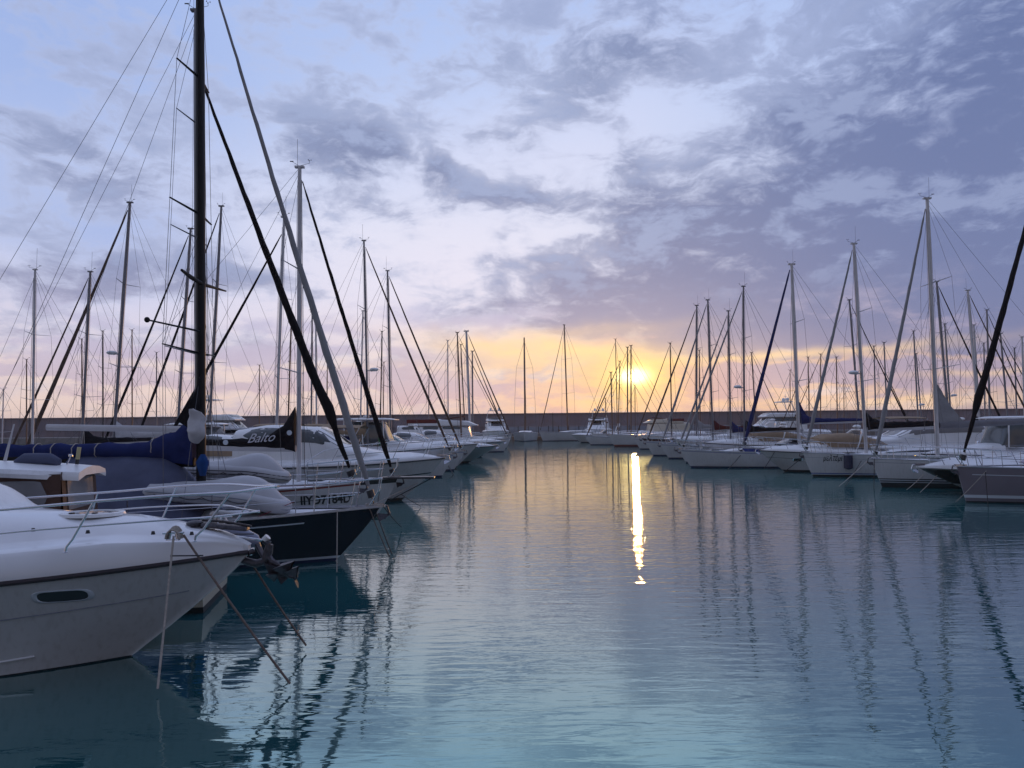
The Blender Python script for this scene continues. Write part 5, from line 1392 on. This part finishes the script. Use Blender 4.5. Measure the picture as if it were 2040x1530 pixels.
LM = [
 # left, other side of the pier, bows to the left
 ('sailing yacht with slim pale mast carrying two round scanners, leftmost tall mast', 1, 66, 70, 538, 33.8, 9.5, .07, 'mast_white', None, None, 1, {}),
 ('sailing yacht with pale mast and thin brown furled foresail, second tall mast from the left', 1, 163, 180, 542, 37.6, 10, .085, 'mast_grey', ('sail_brown', .06), 'canvas_black', 1, {}),
 ('sailing yacht with tall grey mast, white radar and brown furled foresail', 1, 226, 259, 404, 40.5, 12.5, .11, 'mast_grey', ('sail_brown', .11), 'canvas_white', 1, dict(radar=.40)),
 ('sailing yacht with grey mast and dark furled foresail just left of the thick black mast', 1, 352, 380, 456, 48, 12.5, .12, 'mast_grey', ('sail_black', .09), 'canvas_black', 1, {}),
 ('sailing yacht with pale mast partly hidden behind the thick black mast', 1, 416, 441, 411, 53, 13.5, .13, 'mast_grey', ('sail_black', .10), 'canvas_white', 1, {}),
 ('sailing yacht moored stern out with white mast between black mast and white mast', 1, 549, 566, 433, 34.0, 10.2, .095, 'mast_white', ('sail_black', .085), 'canvas_blue', 1, dict(af=.56, flag=('green', 'canvas_white', 'red'), bim='canvas_beige', jibtop=.93)),
 ('sailing yacht with a thin reddish mast second in line behind the brown foresail', 1, 165, 163, 676, 62, 10.5, .07, 'mast_wood', None, None, 2, {}),
 ('distant yacht with thin dark mast just left of the tall radar mast on the left', 1, 206, 205, 660, 72, 12, .08, 'mast_black', None, None, 2, {}),
 ('distant yacht with thin mast just right of the tall radar mast on the left', 1, 264, 263, 658, 74, 12, .08, 'mast_wood', None, None, 2, {}),
 ('distant yacht with short thin mast between two slanting dark foresails', 0, 312, 312, 703, 80, 11, .08, 'mast_grey', None, None, 2, {}),
 ('distant yacht with thin mast near the left picture edge', 1, 54, 53, 717, 60, 9, .06, 'mast_wood', None, None, 2, {}),
 ('distant yacht with the shortest mast at the left picture edge', 1, 5, 7, 777, 62, 7.5, .06, 'mast_white', None, None, 2, {}),
 ('distant yacht with short mast standing alone right of the thick black mast', 1, 517, 517, 728, 88, 11, .08, 'mast_wood', None, None, 2, {}),
 ('yacht with brown mast just left of the white masted yacht', 1, 573, 580, 645, 64, 12, .10, 'mast_wood', None, None, 2, {}),
 ('yacht with pale mast just right of the white masted yacht', 0, 620, 622, 622, 58, 12, .10, 'mast_grey', None, 'canvas_beige', 2, {}),
 ('yacht with whitish mast right beside another behind the grey furled sail', 0, 631, 629, 625, 66, 13, .11, 'mast_white', None, 'canvas_beige', 2, {}),
 ('distant yacht with thin mast between the grey furled sail and the black furled sail', 1, 652, 652, 706, 90, 11, .08, 'mast_wood', None, None, 2, {}),
 # left front row, bows to the channel
 ('sailing yacht with slender mast, round radar and brown furled foresail', 0, 734, 725, 480, 44, 11.8, .09, 'mast_grey', ('sail_brown', .075), 'canvas_beige', 1, dict(radar=.385, af=.42, bim='canvas_beige', flag=('red',))),
 ('sailing yacht with grey mast and tan furled foresail, right of the round radar mast', 0, 779, 772, 540, 50, 11.5, .09, 'mast_grey', ('sail_brown', .08), 'canvas_beige', 1, dict(af=.42, bim='canvas_beige')),
 ('yacht with dark mast just left of the round radar mast', 0, 717, 723, 620, 58, 11, .085, 'mast_white', None, None, 2, dict(radar=.22)),
 ('yacht with dark mast halfway between the radar mast and the tan sail mast', 0, 757, 761, 661, 70, 11, .08, 'mast_black', None, None, 2, {}),
 ('distant yacht with small mast between the black furled sail and its neighbour', 0, 763, 765, 722, 92, 10, .08, 'mast_wood', None, None, 2, {}),
 ('distant yacht with very thin mast crossing the tan furled foresail', 0, 854, 855, 722, 96, 10, .07, 'mast_grey', None, None, 2, {}),
 ('yacht with thin mast and crosstrees standing alone left of the mast cluster', 0, 893, 892, 679, 92, 13, .10, 'mast_white', None, None, 2, dict(radar=None)),
 ('yacht with dark topped mast, leftmost of the mast cluster by the trawler', 0, 919, 911, 663, 84, 13.5, .13, 'mast_wood', ('sail_brown', .06), None, 2, {}),
 ('yacht with slimmest dark mast in the cluster by the trawler', 0, 927, 918, 687, 90, 12.5, .10, 'mast_black', None, None, 2, {}),
 ('yacht with the tallest and thickest mast in the cluster by the trawler', 0, 937, 929, 660, 96, 15.5, .22, 'mast_white', ('sail_brown', .09), None, 2, dict(af=.34)),
 ('yacht with the rightmost mast of the cluster by the trawler', 0, 942, 941, 700, 104, 14, .15, 'mast_grey', ('sail_brown', .09), None, 2, dict(af=.34)),
 # far end
 ('sailing yacht facing the camera left of the brown pontoon', 'f', 1043, 1038, 674, 140, 15, .16, 'mast_wood', None, None, 2, {}),
 ('sailing yacht with the tallest far mast right of the brown pontoon', 'g', 1131, 1123, 648, 138, 15.5, .15, 'mast_wood', ('sail_brown', .08), None, 2, {}),
 ('far yacht with short tan mast left of the sun', 2, 1208, 1206, 794, 118, 8.5, .09, 'mast_wood', None, None, 2, {}),
 ('far yacht with thicker mast topped low left of the sun', 2, 1220, 1217, 742, 112, 10, .14, 'mast_wood', ('sail_brown', .07), None, 2, {}),
 ('far yacht with very tall thin mast left of the sun', 2, 1230, 1226, 676, 126, 15, .10, 'mast_wood', None, None, 2, {}),
 ('far yacht with leaning mast just left of the sun glow', 2, 1231, 1235, 720, 108, 11.5, .10, 'mast_wood', ('sail_brown', .10), None, 2, {}),
 ('far yacht with the left one of two masts crossing the sun', 2, 1250, 1250, 692, 122, 13.5, .15, 'mast_wood', None, None, 2, {}),
 ('far yacht with the right one of two masts crossing the sun', 2, 1257, 1257, 689, 116, 13, .15, 'mast_wood', None, None, 2, {}),
 ('far yacht with thin mast topping out right below the sun', 2, 1266, 1265, 768, 134, 9, .07, 'mast_wood', None, None, 2, {}),
 # right front row, bows to the channel (pointing left)
 ('yacht with thin dark mast standing alone right of the sun', 2, 1338, 1335, 684, 88, 11, .10, 'mast_black', ('sail_brown', .07), None, 2, {}),
 ('yacht with grey mast, left of a close pair right of the sun', 2, 1387, 1388, 609, 70, 11.8, .12, 'mast_grey', ('sail_brown', .09), 'sail_grey', 1, {}),
 ('yacht with grey mast, right of a close pair right of the sun', 2, 1420, 1410, 598, 64, 11.2, .12, 'mast_grey', ('sail_grey', .10), 'sail_red', 1, {}),
 ('yacht with slim shorter mast between the close pair', 2, 1395, 1393, 698, 92, 11, .10, 'mast_wood', None, None, 2, {}),
 ('yacht with grey mast and blue boom cover with round badge', 2, 1455, 1451, 620, 57, 10.2, .10, 'mast_grey', ('sail_grey', .08), 'canvas_blue', 1, dict(hood='canvas_blue')),
 ('yacht with slender mast, small radar and black boom cover', 2, 1482, 1481, 571, 51, 10.8, .095, 'mast_grey', ('sail_grey', .08), 'sail_black', 1, dict(radar=.37, hood='canvas_black')),
 ('yacht with short brown mast whose foresail slants to the right, beyond the right pier', 3, 1507, 1497, 703, 106, 11.5, .12, 'mast_wood', ('sail_black', .07), None, 2, {}),
 ('distant yacht with thin mast left of the dark blue furled sail mast', 2, 1574, 1574, 738, 110, 10, .08, 'mast_wood', None, None, 2, {}),
 ('distant yacht with short mast just right of the dark blue furled sail mast', 2, 1612, 1610, 712, 94, 10.5, .09, 'mast_wood', ('sail_brown', .06), None, 2, {}),
 ('distant yacht with mast between the blue furled sail mast and the dark collar mast', 2, 1634, 1635, 706, 90, 10.5, .09, 'mast_wood', ('sail_brown', .06), None, 2, {}),
 ('distant yacht with mast just left of the tall mast with the radar', 3, 1668, 1666, 712, 86, 10, .09, 'mast_wood', None, None, 2, {}),
 ('distant yacht with the shortest mast left of the tall radar mast', 3, 1681, 1681, 757, 96, 8.5, .07, 'mast_wood', None, None, 2, {}),
 ('yacht with dark leaning mast close left of the tall radar mast', 3, 1714, 1692, 598, 60, 11.5, .11, 'mast_grey', ('sail_black', .06), None, 2, {}),
 ('yacht with left one of two thin masts left of the tallest right mast', 3, 1745, 1741, 690, 82, 11, .10, 'mast_grey', ('sail_black', .06), None, 2, {}),
 ('yacht with right one of two thin masts left of the tallest right mast', 3, 1768, 1761, 683, 78, 11, .10, 'mast_grey', None, None, 2, {}),
 ('yacht with small scanner on its mast left of the tallest right mast', 3, 1830, 1820, 660, 74, 11.5, .10, 'mast_grey', None, None, 2, dict(radar=.3)),
 ('yacht with thin mast leaning beside the small scanner mast', 3, 1838, 1825, 705, 84, 11, .09, 'mast_grey', None, None, 2, {}),
 ('yacht with grey mast and black furled foresail slanting right behind the tallest right mast', 3, 1892, 1866, 561, 61, 12.5, .12, 'mast_grey', ('sail_black', .085), 'sail_black', 1, {}),
 ('yacht with round radar halfway up its mast behind the black furled foresail', 3, 1896, 1882, 646, 70, 12.5, .10, 'mast_grey', None, None, 2, dict(radar=.36)),
 ('yacht with pale mast crossed by the nearest black furled foresail', 3, 1952, 1928, 579, 57, 11.8, .12, 'mast_white', ('sail_brown', .07), 'sail_black', 1, {}),
 ('yacht with slim mast directly behind the pale mast at the right', 3, 1952, 1940, 648, 68, 11.5, .11, 'mast_white', None, None, 2, {}),
 ('yacht with dark topped mast right of the nearest black furled foresail', 3, 1972, 1966, 618, 66, 12, .10, 'mast_grey', ('sail_black', .06), None, 2, {}),
 ('yacht with thin mast left of the two masts by the right picture edge', 3, 1962, 1960, 684, 78, 11.5, .09, 'mast_grey', None, None, 2, {}),
 ('yacht with grey mast third from the right picture edge', 3, 2010, 1993, 665, 66, 11, .10, 'mast_grey', ('sail_black', .06), 'sail_black', 2, {}),
 ('yacht with thin mast second from the right picture edge', 3, 2026, 2021, 694, 76, 11, .09, 'mast_grey', None, None, 2, {}),
 ('yacht with pale mast at the right picture edge', 3, 2042, 2036, 672, 64, 11, .10, 'mast_white', None, None, 2, {}),
]
fill = []
for (lab, hd, bx, tx, ty, d, L, mr, mc, jb, cov, lod, ex) in LM:
    grp = {0: 'sailing yachts moored along the left row', 1: GL, 2: 'sailing yachts moored along the right row', 3: GR, 'f': GF, 'g': GF}[hd]
    ex = dict(ex)
    h_ = 0 if hd in (0, 3) else 1
    r, H = from_mast(lab, h_, bx, tx, ty, d, L, mr, mc, jb, cov, lod, group=grp, **ex)
    if hd == 'f':
        # bow on: turn the whole boat about its mast foot so the bow faces the camera
        px_ = PX(bx, 850, d); r.rotation_euler = (0, 0, -PI / 2 - .05); r.location = (px_.x, d - L * .40, 0)
    if hd == 'g':
        px_ = PX(bx, 850, d); a = PI + .55; r.rotation_euler = (0, 0, a); r.location = (px_.x + L * .4 * math.cos(a), d + L * .4 * math.sin(a), 0)

# ------------------------------------------------------------------ right front row, modelled boat by boat
PIh = PI
mauve, HM = sailboat('sailing_yacht', 'mauve yacht', 'mauve grey hulled sailing yacht with black furled foresail at the right edge',
    (1907, 936), 27.8, 13.0, 4.1, (1.30, 1.22, 1.2), PI, [(('w', .05), 'anti_black'), (('w', .17), 'mauve'), (('w', .28), 'stripe_white'), (('s', .0), 'mauve')],
    mast=(2150, 2126, 120), spr=3, mcol='mast_black', mr=.12, jib=dict(m='sail_black', r=.115, kink=.5, rt=.3), lod=0, rake=.28, p=.45, jibtop=.95,
    hullk=dict(k0=.5, k1=.93, e=1.9), boom=dict(len=5, z=2.6, m='mast_black', cover='sail_black'), bim=None, cab_h=.34)
cv = MB(); cv.grid([[HM.pt(.03 + .7 * i / 24, HM.sheer(.03 + .7 * i / 24) - k, 1, .004) for k in (.26, .285)] for i in range(25)]); cv.build('cove_stripe', 'stripe_white', mauve)
house(mauve, [(-2.6, .5, 1.4, .05), (-3.3, 1.1, 1.3, .5), (-4.2, 1.35, 1.25, .85), (-6.5, 1.4, 1.2, .9)], 'lilac_cover', mat('pale_lilac_canvas', (.34, .31, .38, 1), .8, var=.1, bump=.4, bscale=5), e=.6)
wm, HW = motorboat('motorboat', 'white black banded motorboat', 'white motorboat with rounded nose and broad black band, left of the mauve yacht',
    (1828, 934), 31.0, 10.5, 3.5, (1.12, 1.0, .95), PI, [(('w', .12), 'anti_black'), (('w', .42), 'hullwhite'), (('s', .08), 'black'), (('s', 0), 'white')], style='express', scale_h=.7, arch=False, rake=2.4, rub='white', port=False)
r3, H3 = sailboat('sailing_yacht', 'black triple striped white yacht', 'white sailing yacht with black waterline stripes and the tallest right mast',
    (1737, 914), 34.5, 12.6, 3.9, (1.28, 1.15, 1.15), PI, [(('w', .06), 'anti_black'), (('w', .22), 'black'), (('w', .25), 'stripe_white'), (('w', .31), 'black'), (('w', .35), 'stripe_white'), (('w', .40), 'black'), (('s', .16), 'hullwhite'), (('s', .14), 'stripe_grey'), (('s', 0), 'hullwhite')],
    mast=(1866, 1847, 396), spr=2, mcol='mast_white', mr=.115, jib=dict(m='sail_grey', r=.095, rt=.4), lod=0, rake=.42, p=.5, jibtop=.96, wire_r=.007,
    boom=dict(len=5.2, z=2.78, m='mast_grey', r=.12, rise=.2), cab_h=.32, hullk=dict(k0=.5, k1=.93))
def tri(root, mx, z0, z1, w, lean, mt, name='stowed_sail'):
    G = []
    for i in range(9):
        t = i / 8; z = lerp(z0, z1, t); ww = w * (1 - t) ** 1.25
        G.append([V(mx - .08 - ww * k / 4 + lean * t, .03 * math.sin(k * 2 + i) + sd_, z) for k in range(5) for sd_ in (0,)])
    MB().grid(G).grid([[p + V(0, .05, 0) for p in r_] for r_ in G]).build(name, mt, root, 60)
ml = loc(r3, (PX(1866, 850, 34.5).x, 34.5, 0)).x
tri(r3, ml, 2.9, 5.0, 1.15, .15, 'sail_grey')
r4, H4 = sailboat('sailing_yacht', 'white yacht lettered in Greek', 'white sailing yacht with Greek lettering on its bow and black boom cover',
    (1600, 907), 41.5, 11.6, 3.6, (1.30, 1.14, 1.14), PI, [(('w', .04), 'anti_black'), (('w', .12), 'black'), (('w', .16), 'stripe_white'), (('w', .21), 'stripe_blue'), (('s', .24), 'hullwhite'), (('s', .225), 'stripe_grey'), (('s', 0), 'hullwhite')],
    mast=(1724, 1701, 486), spr=2, mcol='mast_white', mr=.115, jib=dict(m='sail_grey', r=.10, rt=.4), lod=0, rake=.5, p=.5, wire_r=.008,
    boom=dict(len=3.9, z=2.55, m='mast_white', r=.09, cover='sail_black', h=.34, h1=.28, w=.2, rise_mast=.55), cab_h=.32, radar=.385, hullk=dict(k0=.5, k1=.93))
hull_text(r4, H4, 'μελτέμι', .46, loc(r4, PX(1647, 914, 40.6)).x, .88, 1, bold=.008, shear=.25, width=.88)
fo = MB().tube([(0, 0, .42), (0, 0, .34), (0, 0, -.34), (0, 0, -.42)], [.05, .23, .23, .05], 14).build('fender', 'fenderblue', None)
t_ = H4.t_at(loc(r4, PX(1697, 925, 40)).x, .9); fp = place(r4) @ H4.pt(t_, .85, 1, .24); fo.location = fp
tag(fo, 'dark fat fender hanging on the Greek lettered yacht hull', 'fender')
rope('fender_line', fp + V(0, 0, .42), place(r4) @ (H4.pt(t_, H4.sheer(t_), 1, .03) + V(0, 0, .5)), .01, 'rope_dark', 'short line holding the dark fender of the Greek lettered yacht', sag=0, cat='rope')
motorboat('motor_yacht', 'tinted window hardtop motor yacht', 'white motor yacht with long tinted cabin window behind the Greek lettered yacht',
    (1598, 893), 46.5, 13.5, 4.0, (1.5, 1.3, 1.2), PI, [(('w', .12), 'anti_black'), (('s', 0), 'hullwhite')], style='cruiser', rake=1.6, glass=mat('warm_tinted_glass', (.16, .15, .15, 1), .15), cover=None)
r5, H5 = motorboat('motorboat', 'white motorboat left of the Greek lettered yacht', 'white motorboat with beige folding cover left of the Greek lettered yacht',
    (1513, 899), 46, 7.6, 2.9, (1.3, 1.15, 1.0), PI, [(('w', .12), 'anti_black'), (('s', .42), 'hullwhite'), (('s', .4), 'black'), (('s', 0), 'hullwhite')], style='express', rake=1.5, cover='canvas_beige', scale_h=.8)
bl, HBl = sailboat('sailing_yacht', 'blue foresail yacht', 'sailing yacht with tall grey mast and dark blue furled foresail',
    (1478, 896), 50, 12.2, 3.7, (1.35, 1.2, 1.2), PI, [(('w', .1), 'anti_black'), (('s', .34), 'hullwhite'), (('s', .06), 'stripe_blue'), (('s', 0), 'hullwhite')],
    mast=(1591, 1577, 527), spr=2, mcol='mast_white', mr=.15, jib=dict(m='sail_blue', r=.135, rt=.4), lod=1, rake=1.2, wire_r=.009,
    boom=dict(len=4.5, z=2.9, m='alu', cover='canvas_blue'), bim='canvas_beige')
tri(bl, loc(bl, (PX(1591, 850, 50).x, 50, 0)).x, 2.9, 4.6, .8, .1, 'canvas_blue', 'mast_boot')
r6, _ = motorboat('motorboat', 'third motorboat of the right row', 'white motorboat with blue side band between the blue foresail yacht and its neighbours',
    (1404, 889), 57, 7.6, 2.9, (1.5, 1.3, 1.1), PI, [(('w', .12), 'anti_black'), (('s', 0), 'hullwhite')], style='express', rake=1.7, cover='canvas_beige', scale_h=.85)
sailboat('sailing_yacht', 'double striped bow', 'white plumb bowed sailing yacht with double dark waterline stripe in the right row',
    (1392, 886), 60, 11.5, 3.6, (1.45, 1.25, 1.2), PI, [(('w', .1), 'anti_black'), (('w', .25), 'black'), (('w', .32), 'stripe_white'), (('w', .40), 'stripe_blue'), (('s', 0), 'hullwhite')],
    None, 2, 'alu', .08, lod=1, rake=.25, p=.5)
motorboat('motorboat', 'rounded white canopy boat', 'white motorboat with rounded canopy catching the sunset light',
    (1340, 882), 66, 11.5, 3.7, (1.6, 1.4, 1.2), PI, [(('w', .12), 'anti_black'), (('s', 0), 'hullwhite')], style='express', rake=2.0, cover='canvas_white')
sailboat('sailing_yacht', 'maroon hulled yacht', 'maroon hulled yacht with pale deck pointing at the sun reflection',
    (1278, 876), 74, 14, 4.1, (1.55, 1.3, 1.25), PI, [(('w', .1), 'anti_red'), (('w', .2), 'stripe_white'), (('s', 0), 'maroon')],
    None, 2, 'alu', .08, lod=1, rake=2.2, p=.8, hullk=dict(k0=.3))
sailboat('sailing_yacht', 'white yacht with red waterline', 'white sailing yacht with thin red waterline, far end of the right row',
    (1212, 868), 100, 14, 4.0, (1.6, 1.35, 1.3), PI, [(('w', .12), 'anti_red'), (('w', .22), 'stripe_red'), (('s', 0), 'hullwhite')],
    None, 2, 'alu', .08, lod=1, rake=.8)
sailboat('sailing_yacht', 'small yacht with tangled bow', 'small white yacht under the low mast left of the sun, bow with dark anchor',
    (1178, 868), 112, 11, 3.5, (1.6, 1.3, 1.2), PI, [(('w', .12), 'anti_black'), (('s', 0), 'hullwhite')], None, 2, 'alu', .08, lod=1, rake=1.0)
motorboat('motorboat', 'low far motorboat', 'low white motorboat at the far right of the channel end',
    (1138, 868), 122, 10, 3.4, (1.3, 1.1, 1.0), PI, [(('w', .12), 'anti_black'), (('s', 0), 'hullwhite')], style='open', rake=1.6, rail=False)
mf, _ = motorboat('motor_yacht', 'far flybridge yacht', 'white flybridge motor yacht with two round domes facing the camera near the breakwater',
    (1180, 862), 140, 15, 4.8, (2.0, 1.8, 1.6), -PI / 2 - .25, [(('w', .12), 'anti_black'), (('s', 0), 'hullwhite')], style='fly', rake=1.6, rail=False, glass='glass')
mf2, _ = motorboat('motor_yacht', 'far left flybridge yacht', 'white flybridge motor yacht with two dark scanners, behind the trawler near the breakwater',
    (994, 862), 128, 14, 4.6, (2.0, 1.8, 1.6), -PI / 2 + .1, [(('w', .12), 'anti_black'), (('s', 0), 'hullwhite')], style='fly', rake=1.6, rail=False, glass='glass')
mf3, _ = motorboat('motor_yacht', 'flybridge yacht behind the blue badge boom', 'white flybridge yacht with covered top behind the blue boom cover on the right',
    (1440, 850), 96, 13, 4.4, (2.0, 1.8, 1.6), PI, [(('w', .12), 'anti_black'), (('s', 0), 'hullwhite')], style='fly', rake=1.6, rail=False)
motorboat('motor_yacht', 'radome yacht far left', 'white flybridge yacht with white radome behind the furled black sail on the left',
    (585, 850), 70, 13, 4.4, (2.0, 1.8, 1.6), 0, [(('w', .12), 'anti_black'), (('s', 0), 'hullwhite')], style='fly', rake=1.6, rail=False)
hb, _ = motorboat('cabin_boat', 'flat roofed dark cabin boat', 'dark sided flat roofed cabin boat in front of the breakwater below the sun',
    (1250, 862), 130, 13, 4.2, (1.5, 1.3, 1.2), PI, [(('w', .12), 'anti_black'), (('s', 0), 'maroon')], style='trawler', cabin='cream', rail=False)

motorboat('motorboat', 'white hardtop boat at the tall mast', 'white hardtop motorboat with dark windscreen between the tallest right mast and the mauve yacht',
    (1836, 893), 38.2, 9.0, 2.9, (1.35, 1.2, 1.1), PI, [(('w', .12), 'anti_blue'), (('s', 0), 'hullwhite')], style='hardtop', rake=1.2, rail=False)
motorboat('motorboat', 'boat with black cockpit canopy', 'white motorboat with black cockpit canopy beyond the boom of the Greek lettered yacht',
    (1700, 880), 53.5, 10.0, 3.3, (1.5, 1.3, 1.2), PI, [(('w', .12), 'anti_blue'), (('s', 0), 'hullwhite')], style='express', rake=1.2, rail=False, cover='canvas_black')
motorboat('motorboat', 'beige covered boat behind the Balto yacht', 'white motorboat with beige cockpit cover behind the black lettered boom cover',
    (662, 893), 37.8, 9.0, 3.1, (1.5, 1.3, 1.2), 0, [(('w', .12), 'anti_blue'), (('s', 0), 'hullwhite')], style='express', rake=1.2, rail=False, cover='canvas_beige')
motorboat('motorboat', 'hardtop boat behind the dinghies', 'white hardtop motorboat seen above the two upturned dinghies',
    (560, 893), 46, 9.0, 3.1, (1.5, 1.3, 1.2), 0, [(('w', .12), 'anti_blue'), (('s', 0), 'hullwhite')], style='hardtop', rake=1.2, rail=False)
# ropes of the right row
def bow_ropes(lst):
    for (a, da, b, db, m_, lab) in lst: rope('mooring_rope', PX(*a, da), PX(*b, db), max(.012, da * .00045), m_, lab, sag=.03)
bow_ropes([
 ((1965, 938), 26.2, (1904, 1000), 27.3, 'rope', 'pale rope slanting left across the mauve hull'),
 ((1963, 940), 26.1, (1969, 1015), 25.9, 'rope_dark', 'dark rope hanging down the mauve hull side'),
 ((1882, 930), 31, (1833, 981), 30.7, 'rope', 'longer pale rope from the black banded motorboat to the water'),
 ((1840, 945), 31.4, (1806, 976), 31.5, 'rope', 'shorter pale rope left of the black banded motorboat'),
 ((1728, 918), 35.3, (1671, 969), 33.5, 'rope', 'pale rope from the triple striped yacht anchor to the water'),
 ((1716, 918), 35.3, (1684, 968), 34, 'rope_dark', 'dark rope beside the pale anchor rope of the triple striped yacht'),
 ((1742, 914), 34.3, (1741, 976), 34.0, 'rope_dark', 'thin dark rope hanging at the stem of the triple striped yacht'),
 ((1600, 909), 41.4, (1562, 940), 43, 'rope_dark', 'dark rope slanting from the Greek lettered yacht stem'),
 ((1545, 897), 45.5, (1522, 934), 45.5, 'rope_dark', 'dark rope down the bow of the beige covered motorboat'),
 ((1478, 904), 50, (1450, 935), 47, 'rope_dark', 'dark rope from the blue foresail yacht bow'),
 ((1404, 893), 57, (1393, 920), 57, 'rope_dark', 'dark rope between the plumb bow and the motorboat beside it'),
 ((758, 962), 25.0, (752, 1005), 24.5, 'rope_dark', 'thin dark rope hanging at the bowsprit yacht stem'),
])

# ------------------------------------------------------------------ thin evening haze
hm = bpy.data.materials.new('haze'); hm.use_nodes = True; t = hm.node_tree; t.nodes.clear()
v = t.nodes.new('ShaderNodeVolumePrincipled'); v.inputs['Color'].default_value = (.9, .86, .88, 1); v.inputs['Density'].default_value = .0003; v.inputs['Anisotropy'].default_value = .6
o = t.nodes.new('ShaderNodeOutputMaterial'); t.links.new(v.outputs[0], o.inputs['Volume'])
tag(MB().box((0, 70, 11.5), (2000, 3600, 27)).build('haze', hm, None, 0), 'thin evening haze over the harbour', None, None, 'stuff')
